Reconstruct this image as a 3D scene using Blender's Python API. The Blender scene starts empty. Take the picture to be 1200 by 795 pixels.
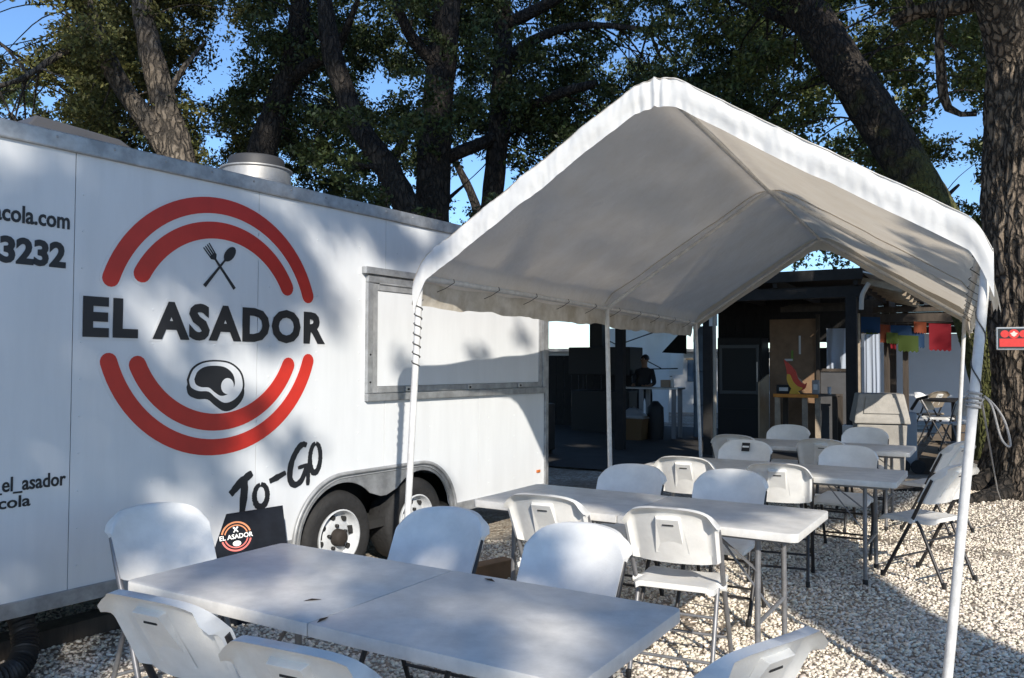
import bpy, bmesh, math, random
import numpy as np
from mathutils import Vector, Matrix, noise
from mathutils.geometry import tessellate_polygon

random.seed(7); RNG = np.random.default_rng(7)
S = bpy.context.scene; COL = S.collection
R = math.radians; PI = math.pi

# ------------------------------------------------------------------ camera, sky, sun, exposure
cam_data = bpy.data.cameras.new('camera'); cam = bpy.data.objects.new('camera', cam_data); COL.objects.link(cam)
cam_data.sensor_width = 36; cam_data.lens = 28.86; cam_data.clip_start = .05; cam_data.clip_end = 2000
cam.matrix_world = Matrix.Translation((0, 0, 1.534)) @ Matrix.Rotation(R(90 + 1.766), 4, 'X') @ Matrix.Rotation(R(.239), 4, 'Z')
S.camera = cam
SUN_EL, SUN_AZ = R(27.2), R(-12)            # elevation; azimuth the light travels towards, clockwise from +Y
SUN_DIR = Vector((math.sin(SUN_AZ)*math.cos(SUN_EL), math.cos(SUN_AZ)*math.cos(SUN_EL), -math.sin(SUN_EL)))
world = bpy.data.worlds.new('World'); S.world = world; world.use_nodes = True
wn = world.node_tree; wn.nodes.clear()
sky = wn.nodes.new('ShaderNodeTexSky'); sky.sky_type = 'NISHITA'; sky.sun_disc = False
sky.sun_elevation = SUN_EL; sky.sun_rotation = PI + SUN_AZ
sky.air_density = 1.0; sky.dust_density = 0.1; sky.ozone_density = 6.0
bg = wn.nodes.new('ShaderNodeBackground'); bg.inputs[1].default_value = .13
wo = wn.nodes.new('ShaderNodeOutputWorld')
wn.links.new(sky.outputs[0], bg.inputs[0]); wn.links.new(bg.outputs[0], wo.inputs[0])
sd = bpy.data.lights.new('sun', 'SUN'); sd.energy = 3.9; sd.angle = R(.53); sd.color = (1, .93, .82)
so = bpy.data.objects.new('sun', sd); COL.objects.link(so); so.rotation_euler = SUN_DIR.to_track_quat('-Z', 'Y').to_euler()
so.location = (3, -10, 12)
S.view_settings.view_transform = 'Standard'; S.view_settings.look = 'None'; S.view_settings.gamma = 1
S.view_settings.exposure = .6; S.view_settings.use_curve_mapping = False

# ------------------------------------------------------------------ materials
MATS = {}
def bark_plates(m, sc, dark, dist):
    t = m.node_tree; n = t.nodes; L = t.links; b = n['Principled BSDF']
    tc = n.new('ShaderNodeTexCoord'); nz = n.new('ShaderNodeTexNoise'); nz.inputs['Scale'].default_value = 5; nz.inputs['Detail'].default_value = 4; L.new(tc.outputs['Object'], nz.inputs['Vector'])
    mxv = n.new('ShaderNodeMixRGB'); mxv.blend_type = 'LINEAR_LIGHT'; mxv.inputs[0].default_value = .07; L.new(tc.outputs['Object'], mxv.inputs[1]); L.new(nz.outputs['Color'], mxv.inputs[2])
    mp = n.new('ShaderNodeMapping'); mp.inputs['Scale'].default_value = (sc, sc, sc*.30); L.new(mxv.outputs[0], mp.inputs[0])
    vo = n.new('ShaderNodeTexVoronoi'); vo.feature = 'DISTANCE_TO_EDGE'; vo.inputs['Scale'].default_value = 1; L.new(mp.outputs[0], vo.inputs['Vector'])
    cr = n.new('ShaderNodeValToRGB'); cr.color_ramp.elements[0].position = .02; cr.color_ramp.elements[1].position = .20
    cr.color_ramp.elements[0].color = (dark, dark, dark, 1); L.new(vo.outputs['Distance'], cr.inputs[0])
    mu = n.new('ShaderNodeMixRGB'); mu.blend_type = 'MULTIPLY'; mu.inputs[0].default_value = 1
    L.new(b.inputs['Base Color'].links[0].from_socket, mu.inputs[1]); L.new(cr.outputs[0], mu.inputs[2]); L.new(mu.outputs[0], b.inputs['Base Color'])
    bp = n.new('ShaderNodeBump'); bp.inputs['Strength'].default_value = 1; bp.inputs['Distance'].default_value = dist
    L.new(cr.outputs[0], bp.inputs['Height']); L.new(b.inputs['Normal'].links[0].from_socket, bp.inputs['Normal']); L.new(bp.outputs[0], b.inputs['Normal'])
def moss_mask(m):
    t = m.node_tree; n = t.nodes; L = t.links; b = n['Principled BSDF']
    tc = n.new('ShaderNodeTexCoord'); sx = n.new('ShaderNodeSeparateXYZ'); L.new(tc.outputs['Object'], sx.inputs[0])
    nz = n.new('ShaderNodeTexNoise'); nz.inputs['Scale'].default_value = 2.4; nz.inputs['Detail'].default_value = 9; L.new(tc.outputs['Object'], nz.inputs['Vector'])
    mr = n.new('ShaderNodeMapRange'); mr.inputs[1].default_value = 3.2; mr.inputs[2].default_value = 5.4; mr.inputs[3].default_value = .27; mr.inputs[4].default_value = -.16; L.new(sx.outputs[2], mr.inputs[0])
    ad = n.new('ShaderNodeMath'); L.new(nz.outputs[0], ad.inputs[0]); L.new(mr.outputs[0], ad.inputs[1])
    cr = n.new('ShaderNodeValToRGB'); cr.color_ramp.elements[0].position = .46; cr.color_ramp.elements[1].position = .70; L.new(ad.outputs[0], cr.inputs[0])
    mx = n.new('ShaderNodeMixRGB'); mx.inputs[2].default_value = (.12, .125, .034, 1); L.new(cr.outputs[0], mx.inputs[0])
    L.new(b.inputs['Base Color'].links[0].from_socket, mx.inputs[1]); L.new(mx.outputs[0], b.inputs['Base Color'])
def mat(name, col, rough=.6, metal=0, var=0, vscale=6, bump=0, bscale=40, col2=None, spec=.5, stretch=None, translucent=0, island=0, detail=4, coat=0, bdist=.02):
    if name in MATS: return MATS[name]
    m = bpy.data.materials.new(name); m.use_nodes = True; MATS[name] = m
    t = m.node_tree; n = t.nodes; L = t.links; b = n['Principled BSDF']; out = n['Material Output']
    b.inputs['Roughness'].default_value = rough; b.inputs['Metallic'].default_value = metal
    b.inputs['Specular IOR Level'].default_value = spec; b.inputs['Coat Weight'].default_value = coat
    c = (*col, 1); b.inputs['Base Color'].default_value = c
    tc = n.new('ShaderNodeTexCoord'); co = tc.outputs['Object']
    if stretch:
        mp = n.new('ShaderNodeMapping'); mp.inputs['Scale'].default_value = stretch; L.new(co, mp.inputs[0]); co = mp.outputs[0]
    last = None
    if var or col2:
        nz = n.new('ShaderNodeTexNoise'); nz.inputs['Scale'].default_value = vscale; nz.inputs['Detail'].default_value = detail
        nz.inputs['Roughness'].default_value = .65; L.new(co, nz.inputs['Vector'])
        cr = n.new('ShaderNodeValToRGB'); cr.color_ramp.elements[0].position = .35; cr.color_ramp.elements[1].position = .68
        c2 = col2 if col2 else tuple(x*(1-var) for x in col)
        cr.color_ramp.elements[0].color = (*c2, 1); cr.color_ramp.elements[1].color = c
        L.new(nz.outputs[0], cr.inputs[0]); last = cr.outputs[0]
    if island:
        g = n.new('ShaderNodeNewGeometry'); hs = n.new('ShaderNodeHueSaturation')
        mr = n.new('ShaderNodeMapRange'); mr.inputs[3].default_value = 1-island; mr.inputs[4].default_value = 1+island
        L.new(g.outputs['Random Per Island'], mr.inputs[0]); L.new(mr.outputs[0], hs.inputs['Value'])
        mh = n.new('ShaderNodeMath'); mh.operation = 'MULTIPLY'; mh.inputs[1].default_value = 7.31
        mf = n.new('ShaderNodeMath'); mf.operation = 'FRACT'; L.new(g.outputs['Random Per Island'], mh.inputs[0]); L.new(mh.outputs[0], mf.inputs[0])
        mr2 = n.new('ShaderNodeMapRange'); mr2.inputs[3].default_value = .475; mr2.inputs[4].default_value = .52
        L.new(mf.outputs[0], mr2.inputs[0]); L.new(mr2.outputs[0], hs.inputs['Hue'])
        if last: L.new(last, hs.inputs['Color'])
        else: hs.inputs['Color'].default_value = c
        last = hs.outputs[0]
    if last: L.new(last, b.inputs['Base Color'])
    if bump:
        bz = n.new('ShaderNodeTexNoise'); bz.inputs['Scale'].default_value = bscale; bz.inputs['Detail'].default_value = 6
        L.new(co, bz.inputs['Vector']); bp = n.new('ShaderNodeBump'); bp.inputs['Strength'].default_value = bump; bp.inputs['Distance'].default_value = bdist
        L.new(bz.outputs[0], bp.inputs['Height']); L.new(bp.outputs[0], b.inputs['Normal'])
    if translucent:
        tr = n.new('ShaderNodeBsdfTranslucent'); mx = n.new('ShaderNodeMixShader'); mx.inputs[0].default_value = translucent
        if last: L.new(last, tr.inputs[0])
        else: tr.inputs[0].default_value = c
        L.new(b.outputs[0], mx.inputs[1]); L.new(tr.outputs[0], mx.inputs[2]); L.new(mx.outputs[0], out.inputs['Surface'])
    return m

M_PAINT = mat('white trailer paint', (.70, .72, .74), .35, var=.085, vscale=3.2, bump=.10, bscale=2.0, stretch=(2.0, 2.0, .30), detail=12)
M_ALU = mat('weathered aluminium', (.46, .47, .48), .45, .6, var=.4, vscale=9, bump=.1)
M_RAIL = mat('grey metal rail', (.42, .43, .44), .5, .3, var=.45, vscale=7)
M_DARK = mat('dark underside', (.02, .02, .02), .9)
M_TYRE = mat('tyre rubber', (.022, .022, .023), .8, var=.4, vscale=12, bump=.3)
M_RIM = mat('white rim paint', (.6, .62, .64), .4, var=.2, vscale=20)
M_BLACK = mat('black vinyl', (.012, .013, .016), .45)
M_RED = mat('red vinyl', (.58, .03, .018), .4, var=.18, vscale=4)
M_VINYL = mat('clear vinyl edge', (.66, .67, .68), .4)
M_PLASTIC = mat('white moulded plastic', (.82, .81, .78), .42, var=.12, vscale=9, bump=.08, bscale=180)
M_TOP = mat('pale table plastic', (.75, .73, .69), .38, var=.22, vscale=10, bump=.10, bscale=260, detail=9)
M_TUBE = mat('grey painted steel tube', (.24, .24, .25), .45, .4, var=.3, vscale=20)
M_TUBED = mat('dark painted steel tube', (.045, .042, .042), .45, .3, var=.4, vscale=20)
M_TARP = mat('white tarpaulin', (.74, .67, .57), .6, col2=(.68, .60, .49), vscale=3.5, bump=.5, bscale=14, translucent=.44, detail=8, bdist=.03)
M_TARPV = mat('stained tarpaulin hem', (.66, .62, .55), .65, col2=(.42, .37, .29), vscale=5, bump=.5, bscale=9, translucent=.22, detail=8)
M_POLE = mat('white painted pole', (.70, .70, .69), .4, var=.25, vscale=14)
M_CORD = mat('dark elastic cord', (.08, .075, .07), .8)
M_ROPE = mat('grey rope', (.36, .35, .34), .9, bump=.5, bscale=200)
M_BARKBIG = mat('furrowed oak bark', (.27, .215, .16), .95, col2=(.12, .092, .07), vscale=9, bump=1, bscale=30, stretch=(1, 1, .28), detail=10, bdist=.05)
M_BARK = mat('oak bark', (.068, .055, .043), .95, col2=(.020, .016, .013), vscale=8, bump=1, bscale=16, stretch=(1, 1, .35), detail=8, bdist=.09)  # tone lowered for trunks that stand in shade
M_BARKLIT = mat('sunlit oak bark', (.23, .19, .145), .95, col2=(.075, .06, .045), vscale=5, bump=1, bscale=13, stretch=(1, 1, .4), detail=9, bdist=.10)  # paler copy of the oak bark, sunlight put into its colour
M_MOSS = mat('mossy oak bark', (.075, .058, .044), .95, col2=(.03, .024, .019), vscale=7, bump=1, bscale=15, detail=10, bdist=.10); bark_plates(M_MOSS, 16, .35, .05); moss_mask(M_MOSS)
bark_plates(M_BARKBIG, 15, .18, .05); bark_plates(M_BARK, 14, .3, .06); bark_plates(M_BARKLIT, 12, .35, .06)
M_LEAF = mat('oak leaves', (.088, .112, .032), .5, translucent=.28, island=.55, spec=.4)
M_LEAFB = mat('dry oak leaves', (.125, .128, .042), .55, translucent=.30, island=.55, spec=.3)
M_LEAFD = mat('dark oak leaves', (.058, .080, .026), .5, translucent=.25, island=.6, spec=.4)
M_WOOD = mat('weathered dark wood', (.075, .058, .045), .85, var=.5, vscale=7, bump=.4, stretch=(1, 1, .15))
M_WOODP = mat('pale lumber', (.42, .34, .25), .8, var=.3, vscale=8, bump=.3)
M_PLY = mat('plywood', (.25, .155, .09), .75, var=.25, vscale=5, bump=.2)
M_DECK = mat('deck plank', (.25, .19, .13), .85, var=.4, vscale=6, bump=.3)
M_SHED = mat('black stained wood', (.022, .02, .019), .85, var=.4, vscale=6, bump=.3)
M_STEEL = mat('stainless steel', (.55, .55, .56), .3, .9, var=.15, vscale=8)
M_IRON = mat('black iron', (.02, .02, .021), .6, .3)
M_BIN = mat('grey beige bin plastic', (.33, .31, .28), .6, var=.25, vscale=8, bump=.15, bscale=60)

# ------------------------------------------------------------------ mesh helpers
class MB:
    def __init__(s): s.v = []; s.f = []
    def add(s, V, F):
        k = len(s.v); s.v += [tuple(p) for p in V]; s.f += [tuple(i+k for i in f) for f in F]; return s
    def box(s, x0, x1, y0, y1, z0, z1):
        V = [(x, y, z) for z in (z0, z1) for x, y in ((x0, y0), (x1, y0), (x1, y1), (x0, y1))]
        return s.add(V, [(3,2,1,0), (4,5,6,7), (0,1,5,4), (1,2,6,5), (2,3,7,6), (3,0,4,7)])
    def bar(s, p, q, w, h, up=(0, 0, 1)):
        p = Vector(p); q = Vector(q); d = (q-p).normalized(); a = d.cross(Vector(up))
        if a.length < 1e-4: a = d.cross(Vector((1, 0, 0)))
        a.normalize(); b = a.cross(d)
        V = [c + a*i*w/2 + b*j*h/2 for c in (p, q) for i, j in ((-1,-1), (1,-1), (1,1), (-1,1))]
        return s.add(V, [(3,2,1,0), (4,5,6,7), (0,1,5,4), (1,2,6,5), (2,3,7,6), (3,0,4,7)])
    def tube(s, pts, r, n=10, cap=True):
        pts = [Vector(p) for p in pts]; m = len(pts); rs = r if hasattr(r, '__len__') else [r]*m
        V = []; F = []; ref = None
        for i, p in enumerate(pts):
            d = (pts[min(i+1, m-1)] - pts[max(i-1, 0)]).normalized()
            if ref is None: ref = d.orthogonal().normalized()
            a = (ref - d*ref.dot(d)).normalized(); b = d.cross(a); ref = a
            for k in range(n):
                t = 2*PI*k/n; V.append(p + (a*math.cos(t) + b*math.sin(t))*rs[i])
        for i in range(m-1):
            for k in range(n):
                F.append((i*n+k, i*n+(k+1) % n, (i+1)*n+(k+1) % n, (i+1)*n+k))
        if cap: F.append(tuple(range(n))[::-1]); F.append(tuple((m-1)*n+k for k in range(n)))
        return s.add(V, F)
    def lathe(s, prof, n=24, c=(0, 0, 0), axis='Z', cap=True):
        V = []; F = []; m = len(prof)
        for r, h in prof:
            for k in range(n):
                t = 2*PI*k/n; x, y = r*math.cos(t), r*math.sin(t)
                if axis == 'Z': V.append((c[0]+x, c[1]+y, c[2]+h))
                else: V.append((c[0]+x, c[1]+h, c[2]+y))
        for i in range(m-1):
            for k in range(n):
                q = (i*n+k, i*n+(k+1) % n, (i+1)*n+(k+1) % n, (i+1)*n+k)
                F.append(q if axis == 'Z' else q[::-1])
        if not cap: return s.add(V, F)
        F.append(tuple(range(n))[::-1] if axis == 'Z' else tuple(range(n)))
        e = tuple((m-1)*n+k for k in range(n)); F.append(e if axis == 'Z' else e[::-1])
        return s.add(V, F)
    def prism(s, poly, y0, y1, plane='XZ'):
        """poly of 2D points; extruded between y0 (front) and y1."""
        n = len(poly)
        P = (lambda p, y: (p[0], y, p[1])) if plane == 'XZ' else (lambda p, y: (p[0], p[1], y))
        V = [P(p, y0) for p in poly] + [P(p, y1) for p in poly]
        tris = tessellate_polygon([[Vector((p[0], p[1], 0)) for p in poly]])
        F = [tuple(t) for t in tris] + [tuple(i+n for i in t)[::-1] for t in tris]
        F += [(i, (i+1) % n, n+(i+1) % n, n+i) for i in range(n)]
        return s.add(V, F)
    def shell(s, top, bot, nu, nv):
        """closed body between two parametric sheets on u,v in [-1,1]x[0,1]"""
        us = [-1+2*i/nu for i in range(nu+1)]; vs = [j/nv for j in range(nv+1)]
        V = [top(u, v) for v in vs for u in us] + [bot(u, v) for v in vs for u in us]
        N = (nu+1)*(nv+1); w = nu+1; F = []
        for j in range(nv):
            for i in range(nu):
                q = (j*w+i, j*w+i+1, (j+1)*w+i+1, (j+1)*w+i); F.append(q); F.append(tuple(N+k for k in q[::-1]))
        rim = [i for i in range(w)] + [(j+1)*w-1 for j in range(1, nv+1)] + [nv*w+i for i in range(nu-1, -1, -1)] + [j*w for j in range(nv-1, 0, -1)]
        for k in range(len(rim)):
            a, b = rim[k], rim[(k+1) % len(rim)]; F.append((b, a, N+a, N+b))
        return s.add(V, F)
    def build(s, name, m, parent=None, smooth=None, bevel=0):
        me = bpy.data.meshes.new(name); me.from_pydata(s.v, [], s.f); me.update()
        bm = bmesh.new(); bm.from_mesh(me); bmesh.ops.recalc_face_normals(bm, faces=bm.faces)
        if bevel:
            es = [e for e in bm.edges if len(e.link_faces) == 2 and e.calc_face_angle(0) > .6]
            bmesh.ops.bevel(bm, geom=es, offset=bevel, segments=2, affect='EDGES', profile=.6)
        bm.to_mesh(me); bm.free()
        if smooth is not None:
            me.shade_smooth() if smooth >= 180 else me.shade_auto_smooth(R(smooth)) if hasattr(me, 'shade_auto_smooth') else smooth_by_angle(me, smooth)
        return link(name, me, m, parent)

def smooth_by_angle(me, deg):
    me.shade_smooth()
    bm = bmesh.new(); bm.from_mesh(me)
    for e in bm.edges:
        e.smooth = not (len(e.link_faces) == 2 and e.calc_face_angle(0) > R(deg))
    bm.to_mesh(me); bm.free()

def link(name, me, m, parent=None):
    if m and not me.materials: me.materials.append(m)
    o = bpy.data.objects.new(name, me); COL.objects.link(o); o.parent = parent; return o

def tag(o, label=None, cat=None, group=None, kind=None):
    if label: o['label'] = label
    if cat: o['category'] = cat
    if group: o['group'] = group
    if kind: o['kind'] = kind
    return o
def thing(name, label, cat, loc=(0, 0, 0), rz=0, group=None):
    o = bpy.data.objects.new(name, None); COL.objects.link(o); o.location = loc; o.rotation_euler = (0, 0, rz); o.empty_display_size = .2
    return tag(o, label, cat, group)
def copy_tree(o, parent=None):
    c = o.copy(); COL.objects.link(c); c.parent = parent
    for ch in list(o.children): copy_tree(ch, c)
    return c
def np_mesh(name, V, F, m, parent=None, smooth=False):
    """fast mesh from numpy arrays; F is (n,k) with constant k"""
    me = bpy.data.meshes.new(name); k = F.shape[1]
    me.vertices.add(len(V)); me.vertices.foreach_set('co', np.ascontiguousarray(V, np.float32).ravel())
    me.loops.add(F.size); me.loops.foreach_set('vertex_index', np.ascontiguousarray(F, np.int32).ravel())
    me.polygons.add(len(F)); me.polygons.foreach_set('loop_start', np.arange(0, F.size, k, dtype=np.int32))
    me.update(calc_edges=True); me.validate()
    if smooth: me.shade_smooth()
    return link(name, me, m, parent)

def text_polys(txt, w, h, bold=0., spacing=1.0):
    """lettering as a flat extruded mesh in the XZ plane, fitted to w x h (cap height), lower left at origin"""
    cu = bpy.data.curves.new('t', 'FONT'); cu.body = txt; cu.size = 1; cu.offset = bold; cu.space_character = spacing; cu.resolution_u = 3; cu.extrude = .5
    o = bpy.data.objects.new('t', cu); COL.objects.link(o)
    dg = bpy.context.evaluated_depsgraph_get(); me = bpy.data.meshes.new_from_object(o.evaluated_get(dg))
    V = np.array([v.co[:] for v in me.vertices]); F = [tuple(p.vertices) for p in me.polygons]
    bpy.data.objects.remove(o); bpy.data.curves.remove(cu); bpy.data.meshes.remove(me)
    return V, F
def lettering(txt, x0, z0, w, h, y0, y1, m, parent, bold=.02, name='lettering', descend=False, spacing=1.0):
    V, F = text_polys(txt, w, h, bold, spacing)
    lo, hi = V[:, :2].min(0), V[:, :2].max(0)
    base = 0 if descend else lo[1]
    X = x0 + (V[:, 0]-lo[0])/(hi[0]-lo[0])*w; Z = z0 + (V[:, 1]-base)/(hi[1]-base)*h
    Y = np.where(V[:, 2] > 0, y0, y1)
    b = MB(); b.add(np.c_[X, Y, Z], F); return b.build(name, m, parent)

def ground_z(x, y):
    return .15*math.exp(-((x-5.7)**2 + (y-9.6)**2)/2.0)

# ------------------------------------------------------------------ ground
def axis(lo, hi, step, far):
    a = list(np.arange(lo, hi+1e-6, step)); d = step; p = hi
    while p < far: d *= 1.35; p += d; a.append(p)
    d = step; p = lo
    while p > -far: d *= 1.35; p -= d; a.insert(0, p)
    return np.array(a)
gx = axis(-5, 9, .14, 600); gy = axis(0, 14, .14, 600)
XX, YY = np.meshgrid(gx, gy)
ZZ = np.array([[ground_z(x, y) + (.016*noise.noise((x*1.3, y*1.3, 0)) if abs(x) < 12 and -2 < y < 20 else 0) for x in gx] for y in gy])
nx, ny = len(gx), len(gy); I = np.arange(nx*ny).reshape(ny, nx)
GF = np.stack([I[:-1, :-1], I[:-1, 1:], I[1:, 1:], I[1:, :-1]], -1).reshape(-1, 4)
m = bpy.data.materials.new('gravel ground'); m.use_nodes = True; t = m.node_tree; n = t.nodes; L = t.links; b = n['Principled BSDF']
tc = n.new('ShaderNodeTexCoord'); vo = n.new('ShaderNodeTexVoronoi'); vo.inputs['Scale'].default_value = 34
L.new(tc.outputs['Object'], vo.inputs['Vector'])
cr = n.new('ShaderNodeValToRGB'); e = cr.color_ramp.elements; e[0].position = 0; e[0].color = (.26, .21, .16, 1); e[1].position = 1; e[1].color = (.56, .51, .43, 1)
e2 = cr.color_ramp.elements.new(.5); e2.color = (.36, .31, .25, 1)
sx = n.new('ShaderNodeSeparateColor'); L.new(vo.outputs['Color'], sx.inputs[0]); L.new(sx.outputs[0], cr.inputs[0])
nz = n.new('ShaderNodeTexNoise'); nz.inputs['Scale'].default_value = 1.1; nz.inputs['Detail'].default_value = 8; L.new(tc.outputs['Object'], nz.inputs['Vector'])
r2 = n.new('ShaderNodeValToRGB'); r2.color_ramp.elements[0].position = .42; r2.color_ramp.elements[1].position = .66
r2.color_ramp.elements[0].color = (0, 0, 0, 1); r2.color_ramp.elements[1].color = (.75, .75, .75, 1); L.new(nz.outputs[0], r2.inputs[0])
mx = n.new('ShaderNodeMixRGB'); mx.inputs[2].default_value = (.17, .125, .085, 1); L.new(r2.outputs[0], mx.inputs[0]); L.new(cr.outputs[0], mx.inputs[1]); L.new(mx.outputs[0], b.inputs['Base Color'])
bp = n.new('ShaderNodeBump'); bp.inputs['Strength'].default_value = .9; bp.inputs['Distance'].default_value = .02; bp.invert = True
L.new(vo.outputs['Distance'], bp.inputs['Height']); L.new(bp.outputs[0], b.inputs['Normal']); b.inputs['Roughness'].default_value = .9
ground = np_mesh('ground', np.c_[XX.ravel(), YY.ravel(), ZZ.ravel()], GF, m); tag(ground, 'pale gravel yard with bare earth patches', kind='structure')

# gravel: real stones where the yard is close enough to see them
def gravel():
    ico = bmesh.new(); bmesh.ops.create_icosphere(ico, subdivisions=1, radius=1)
    iv = np.array([v.co[:] for v in ico.verts]); fi = np.array([[v.index for v in f.verts] for f in ico.faces]); ico.free()
    P = []
    def scatter(x0, x1, y0, y1, dens):
        k = int((x1-x0)*(y1-y0)*dens); return np.c_[RNG.uniform(x0, x1, k), RNG.uniform(y0, y1, k)]
    P.append(scatter(-3.2, -.5, 2.2, 5.2, 2300)); P.append(scatter(-.5, 4.2, 3., 5., 3100)); P.append(scatter(-.5, 5, 5., 7.2, 2300)); P.append(scatter(.3, 7, 7.2, 9.6, 1300))
    P = np.vstack(P)
    # drop stones that lie where nothing shows of them (beyond the frame edges)
    P = P[(P[:, 0] < P[:, 1]*.70+.3) & (P[:, 0] > -P[:, 1]*.70-.3)]
    pat = np.array([noise.noise((x*.9, y*.9, 3)) for x, y in P]); P = P[(pat < .28) | (RNG.random(len(P)) < .4)]
    N = len(P); sz = RNG.uniform(.005, .0122, N)*np.where(RNG.random(N) < .08, 1.5, 1)
    sc = np.c_[sz*RNG.uniform(.8, 1.5, N), sz*RNG.uniform(.7, 1.2, N), sz*RNG.uniform(.5, .85, N)]
    V = iv[None]*(1+RNG.uniform(-.38, .30, (N, 12, 1)))*sc[:, None]
    a = RNG.uniform(0, 2*PI, N); tl = RNG.uniform(-.5, .5, N)
    y = V[..., 1]*np.cos(tl)[:, None]-V[..., 2]*np.sin(tl)[:, None]; z = V[..., 1]*np.sin(tl)[:, None]+V[..., 2]*np.cos(tl)[:, None]
    x = V[..., 0]; X = x*np.cos(a)[:, None]-y*np.sin(a)[:, None]; Y = x*np.sin(a)[:, None]+y*np.cos(a)[:, None]
    gz = np.array([ground_z(p[0], p[1]) + .016*noise.noise((p[0]*1.3, p[1]*1.3, 0)) for p in P])
    V = np.stack([X+P[:, 0, None], Y+P[:, 1, None], z+gz[:, None]+sz[:, None]*.35], -1).reshape(-1, 3)
    F = (fi[None]+(np.arange(N)*12)[:, None, None]).reshape(-1, 3)
    mg = mat('pale gravel stone', (.72, .65, .54), .85, island=.34)
    o = np_mesh('gravel', V, F, mg); tag(o, 'loose pale limestone gravel covering the yard', 'gravel', kind='stuff')
gravel()
V_ = []; F_ = []
for k in range(170):
    x, y = random.uniform(-2.8, 5), random.uniform(3.2, 9); a = random.uniform(0, 6.3); L2, w2 = random.uniform(.012, .032), random.uniform(.006, .012); z = ground_z(x, y)+.024+random.uniform(0, .012); i0 = len(V_)
    for dx, dy, dz in ((-L2, 0, 0), (0, -w2, .006), (L2, 0, random.uniform(0, .012)), (0, w2, .004)): V_.append((x+dx*math.cos(a)-dy*math.sin(a), y+dx*math.sin(a)+dy*math.cos(a), z+dz))
    F_.append((i0, i0+1, i0+2, i0+3))
ll = np_mesh('leaf_litter', np.array(V_), np.array(F_), mat('dry brown litter', (.12, .075, .04), .8, island=.5)); tag(ll, 'scattered dry brown leaves on the gravel', 'leaf litter', kind='stuff')

# ------------------------------------------------------------------ food trailer
TR = thing('food_trailer', 'long white food trailer with a red and black round logo on its side', 'trailer', (-1.3475, 5.5, 0), .977)
A0, A1, ZB, ZT = -4.6, 2.985, .31, 2.695
W1, W2, WZ, WR = .30, 1.12, .322, .325
def zbot(a):
    z = .385
    for c in (W1, W2):
        if abs(a-c) < .40: z = max(z, WZ + math.sqrt(.40**2-(a-c)**2))
    if W1 < a < W2: z = max(z, .60)
    return z
seams = [A0, -3.98, -2.78, -1.593, -.44, .722, 1.90, A1]
for p, q in zip(seams[:-1], seams[1:]):
    b = MB(); N = 40; xs = [p+.0025+(q-p-.005)*i/N for i in range(N+1)]
    V = []; F = []
    for y in (0, .018):
        V += [(x, y, zbot(x)) for x in xs] + [(x, y, ZT-.085) for x in xs]
    w = N+1
    for i in range(N):
        F += [(i, i+1, w+i+1, w+i), (2*w+i+1, 2*w+i, 3*w+i, 3*w+i+1), (i+1, i, 2*w+i, 2*w+i+1)]
    F += [(0, w, 3*w, 2*w), (N, 2*w+N, 3*w+N, w+N)]
    b.add(V, F).build('wall_panel', M_PAINT, TR)
for a in seams[1:-1]: MB().box(a-.012, a+.012, .016, .03, .62 if .0 < a < 1.5 else .4, ZT-.09).build('seam_backing', M_RAIL, TR)
# rivet lines on the intermediate studs
b = MB()
for a in np.arange(-4.4, 2.9, .40):
    for z in np.arange(.5 if not -.2 < a < 1.65 else .85, 2.55, .19): b.lathe([(.006, 0), (.004, -.003)], 6, (a+.05, 0, z), 'Y')
b.build('rivets', M_PAINT, TR)['kind'] = 'stuff'
t_ = MB().box(A0, A1+.01, -.022, .06, ZT-.088, ZT).build('roof_trim', M_ALU, TR, bevel=.006)
b = MB()
for a in np.arange(-4.4, 2.9, .3): b.lathe([(.008, 0), (.005, -.004)], 8, (a, -.022, ZT-.03), 'Y')
b.build('trim_screws', M_RAIL, t_)['kind'] = 'stuff'
MB().box(A0, W1-.44, -.012, .05, ZB, .388).build('bottom_rail', M_RAIL, TR, bevel=.004)
MB().box(W2+.44, A1, -.012, .05, ZB, .388).build('bottom_rail', M_RAIL, TR, bevel=.004)
MB().box(A1-.02, A1+.035, -.02, .05, ZB, ZT-.09).build('corner_trim', M_ALU, TR, bevel=.004)
MB().box(A1-.03, A1+.01, .05, 2.38, ZB, ZT-.02).build('rear_wall', M_PAINT, TR)
MB().box(A0, A1, 2.36, 2.4, ZB, ZT-.05).build('side_wall', M_PAINT, TR)
MB().box(A0-.02, A0, .0, 2.4, ZB, ZT-.05).build('front_wall', M_PAINT, TR)
b = MB(); N = 12
V = []; 
for k in range(N+1):
    y = .05+2.35*k/N; z = ZT-.012+.07*math.sin(PI*k/N); V += [(A0, y, z), (A1, y, z)]
b.add(V, [(2*k, 2*k+1, 2*k+3, 2*k+2) for k in range(N)]); b.build('roof', M_ALU, TR, smooth=180)
MB().box(A0, A1-.05, .06, 2.35, ZB+.01, ZB+.07).box(-.15, 1.6, .42, .45, ZB+.08, .9).box(-.15, 1.6, .06, .45, .86, .89).build('floor_frame', M_DARK, TR)
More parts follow.
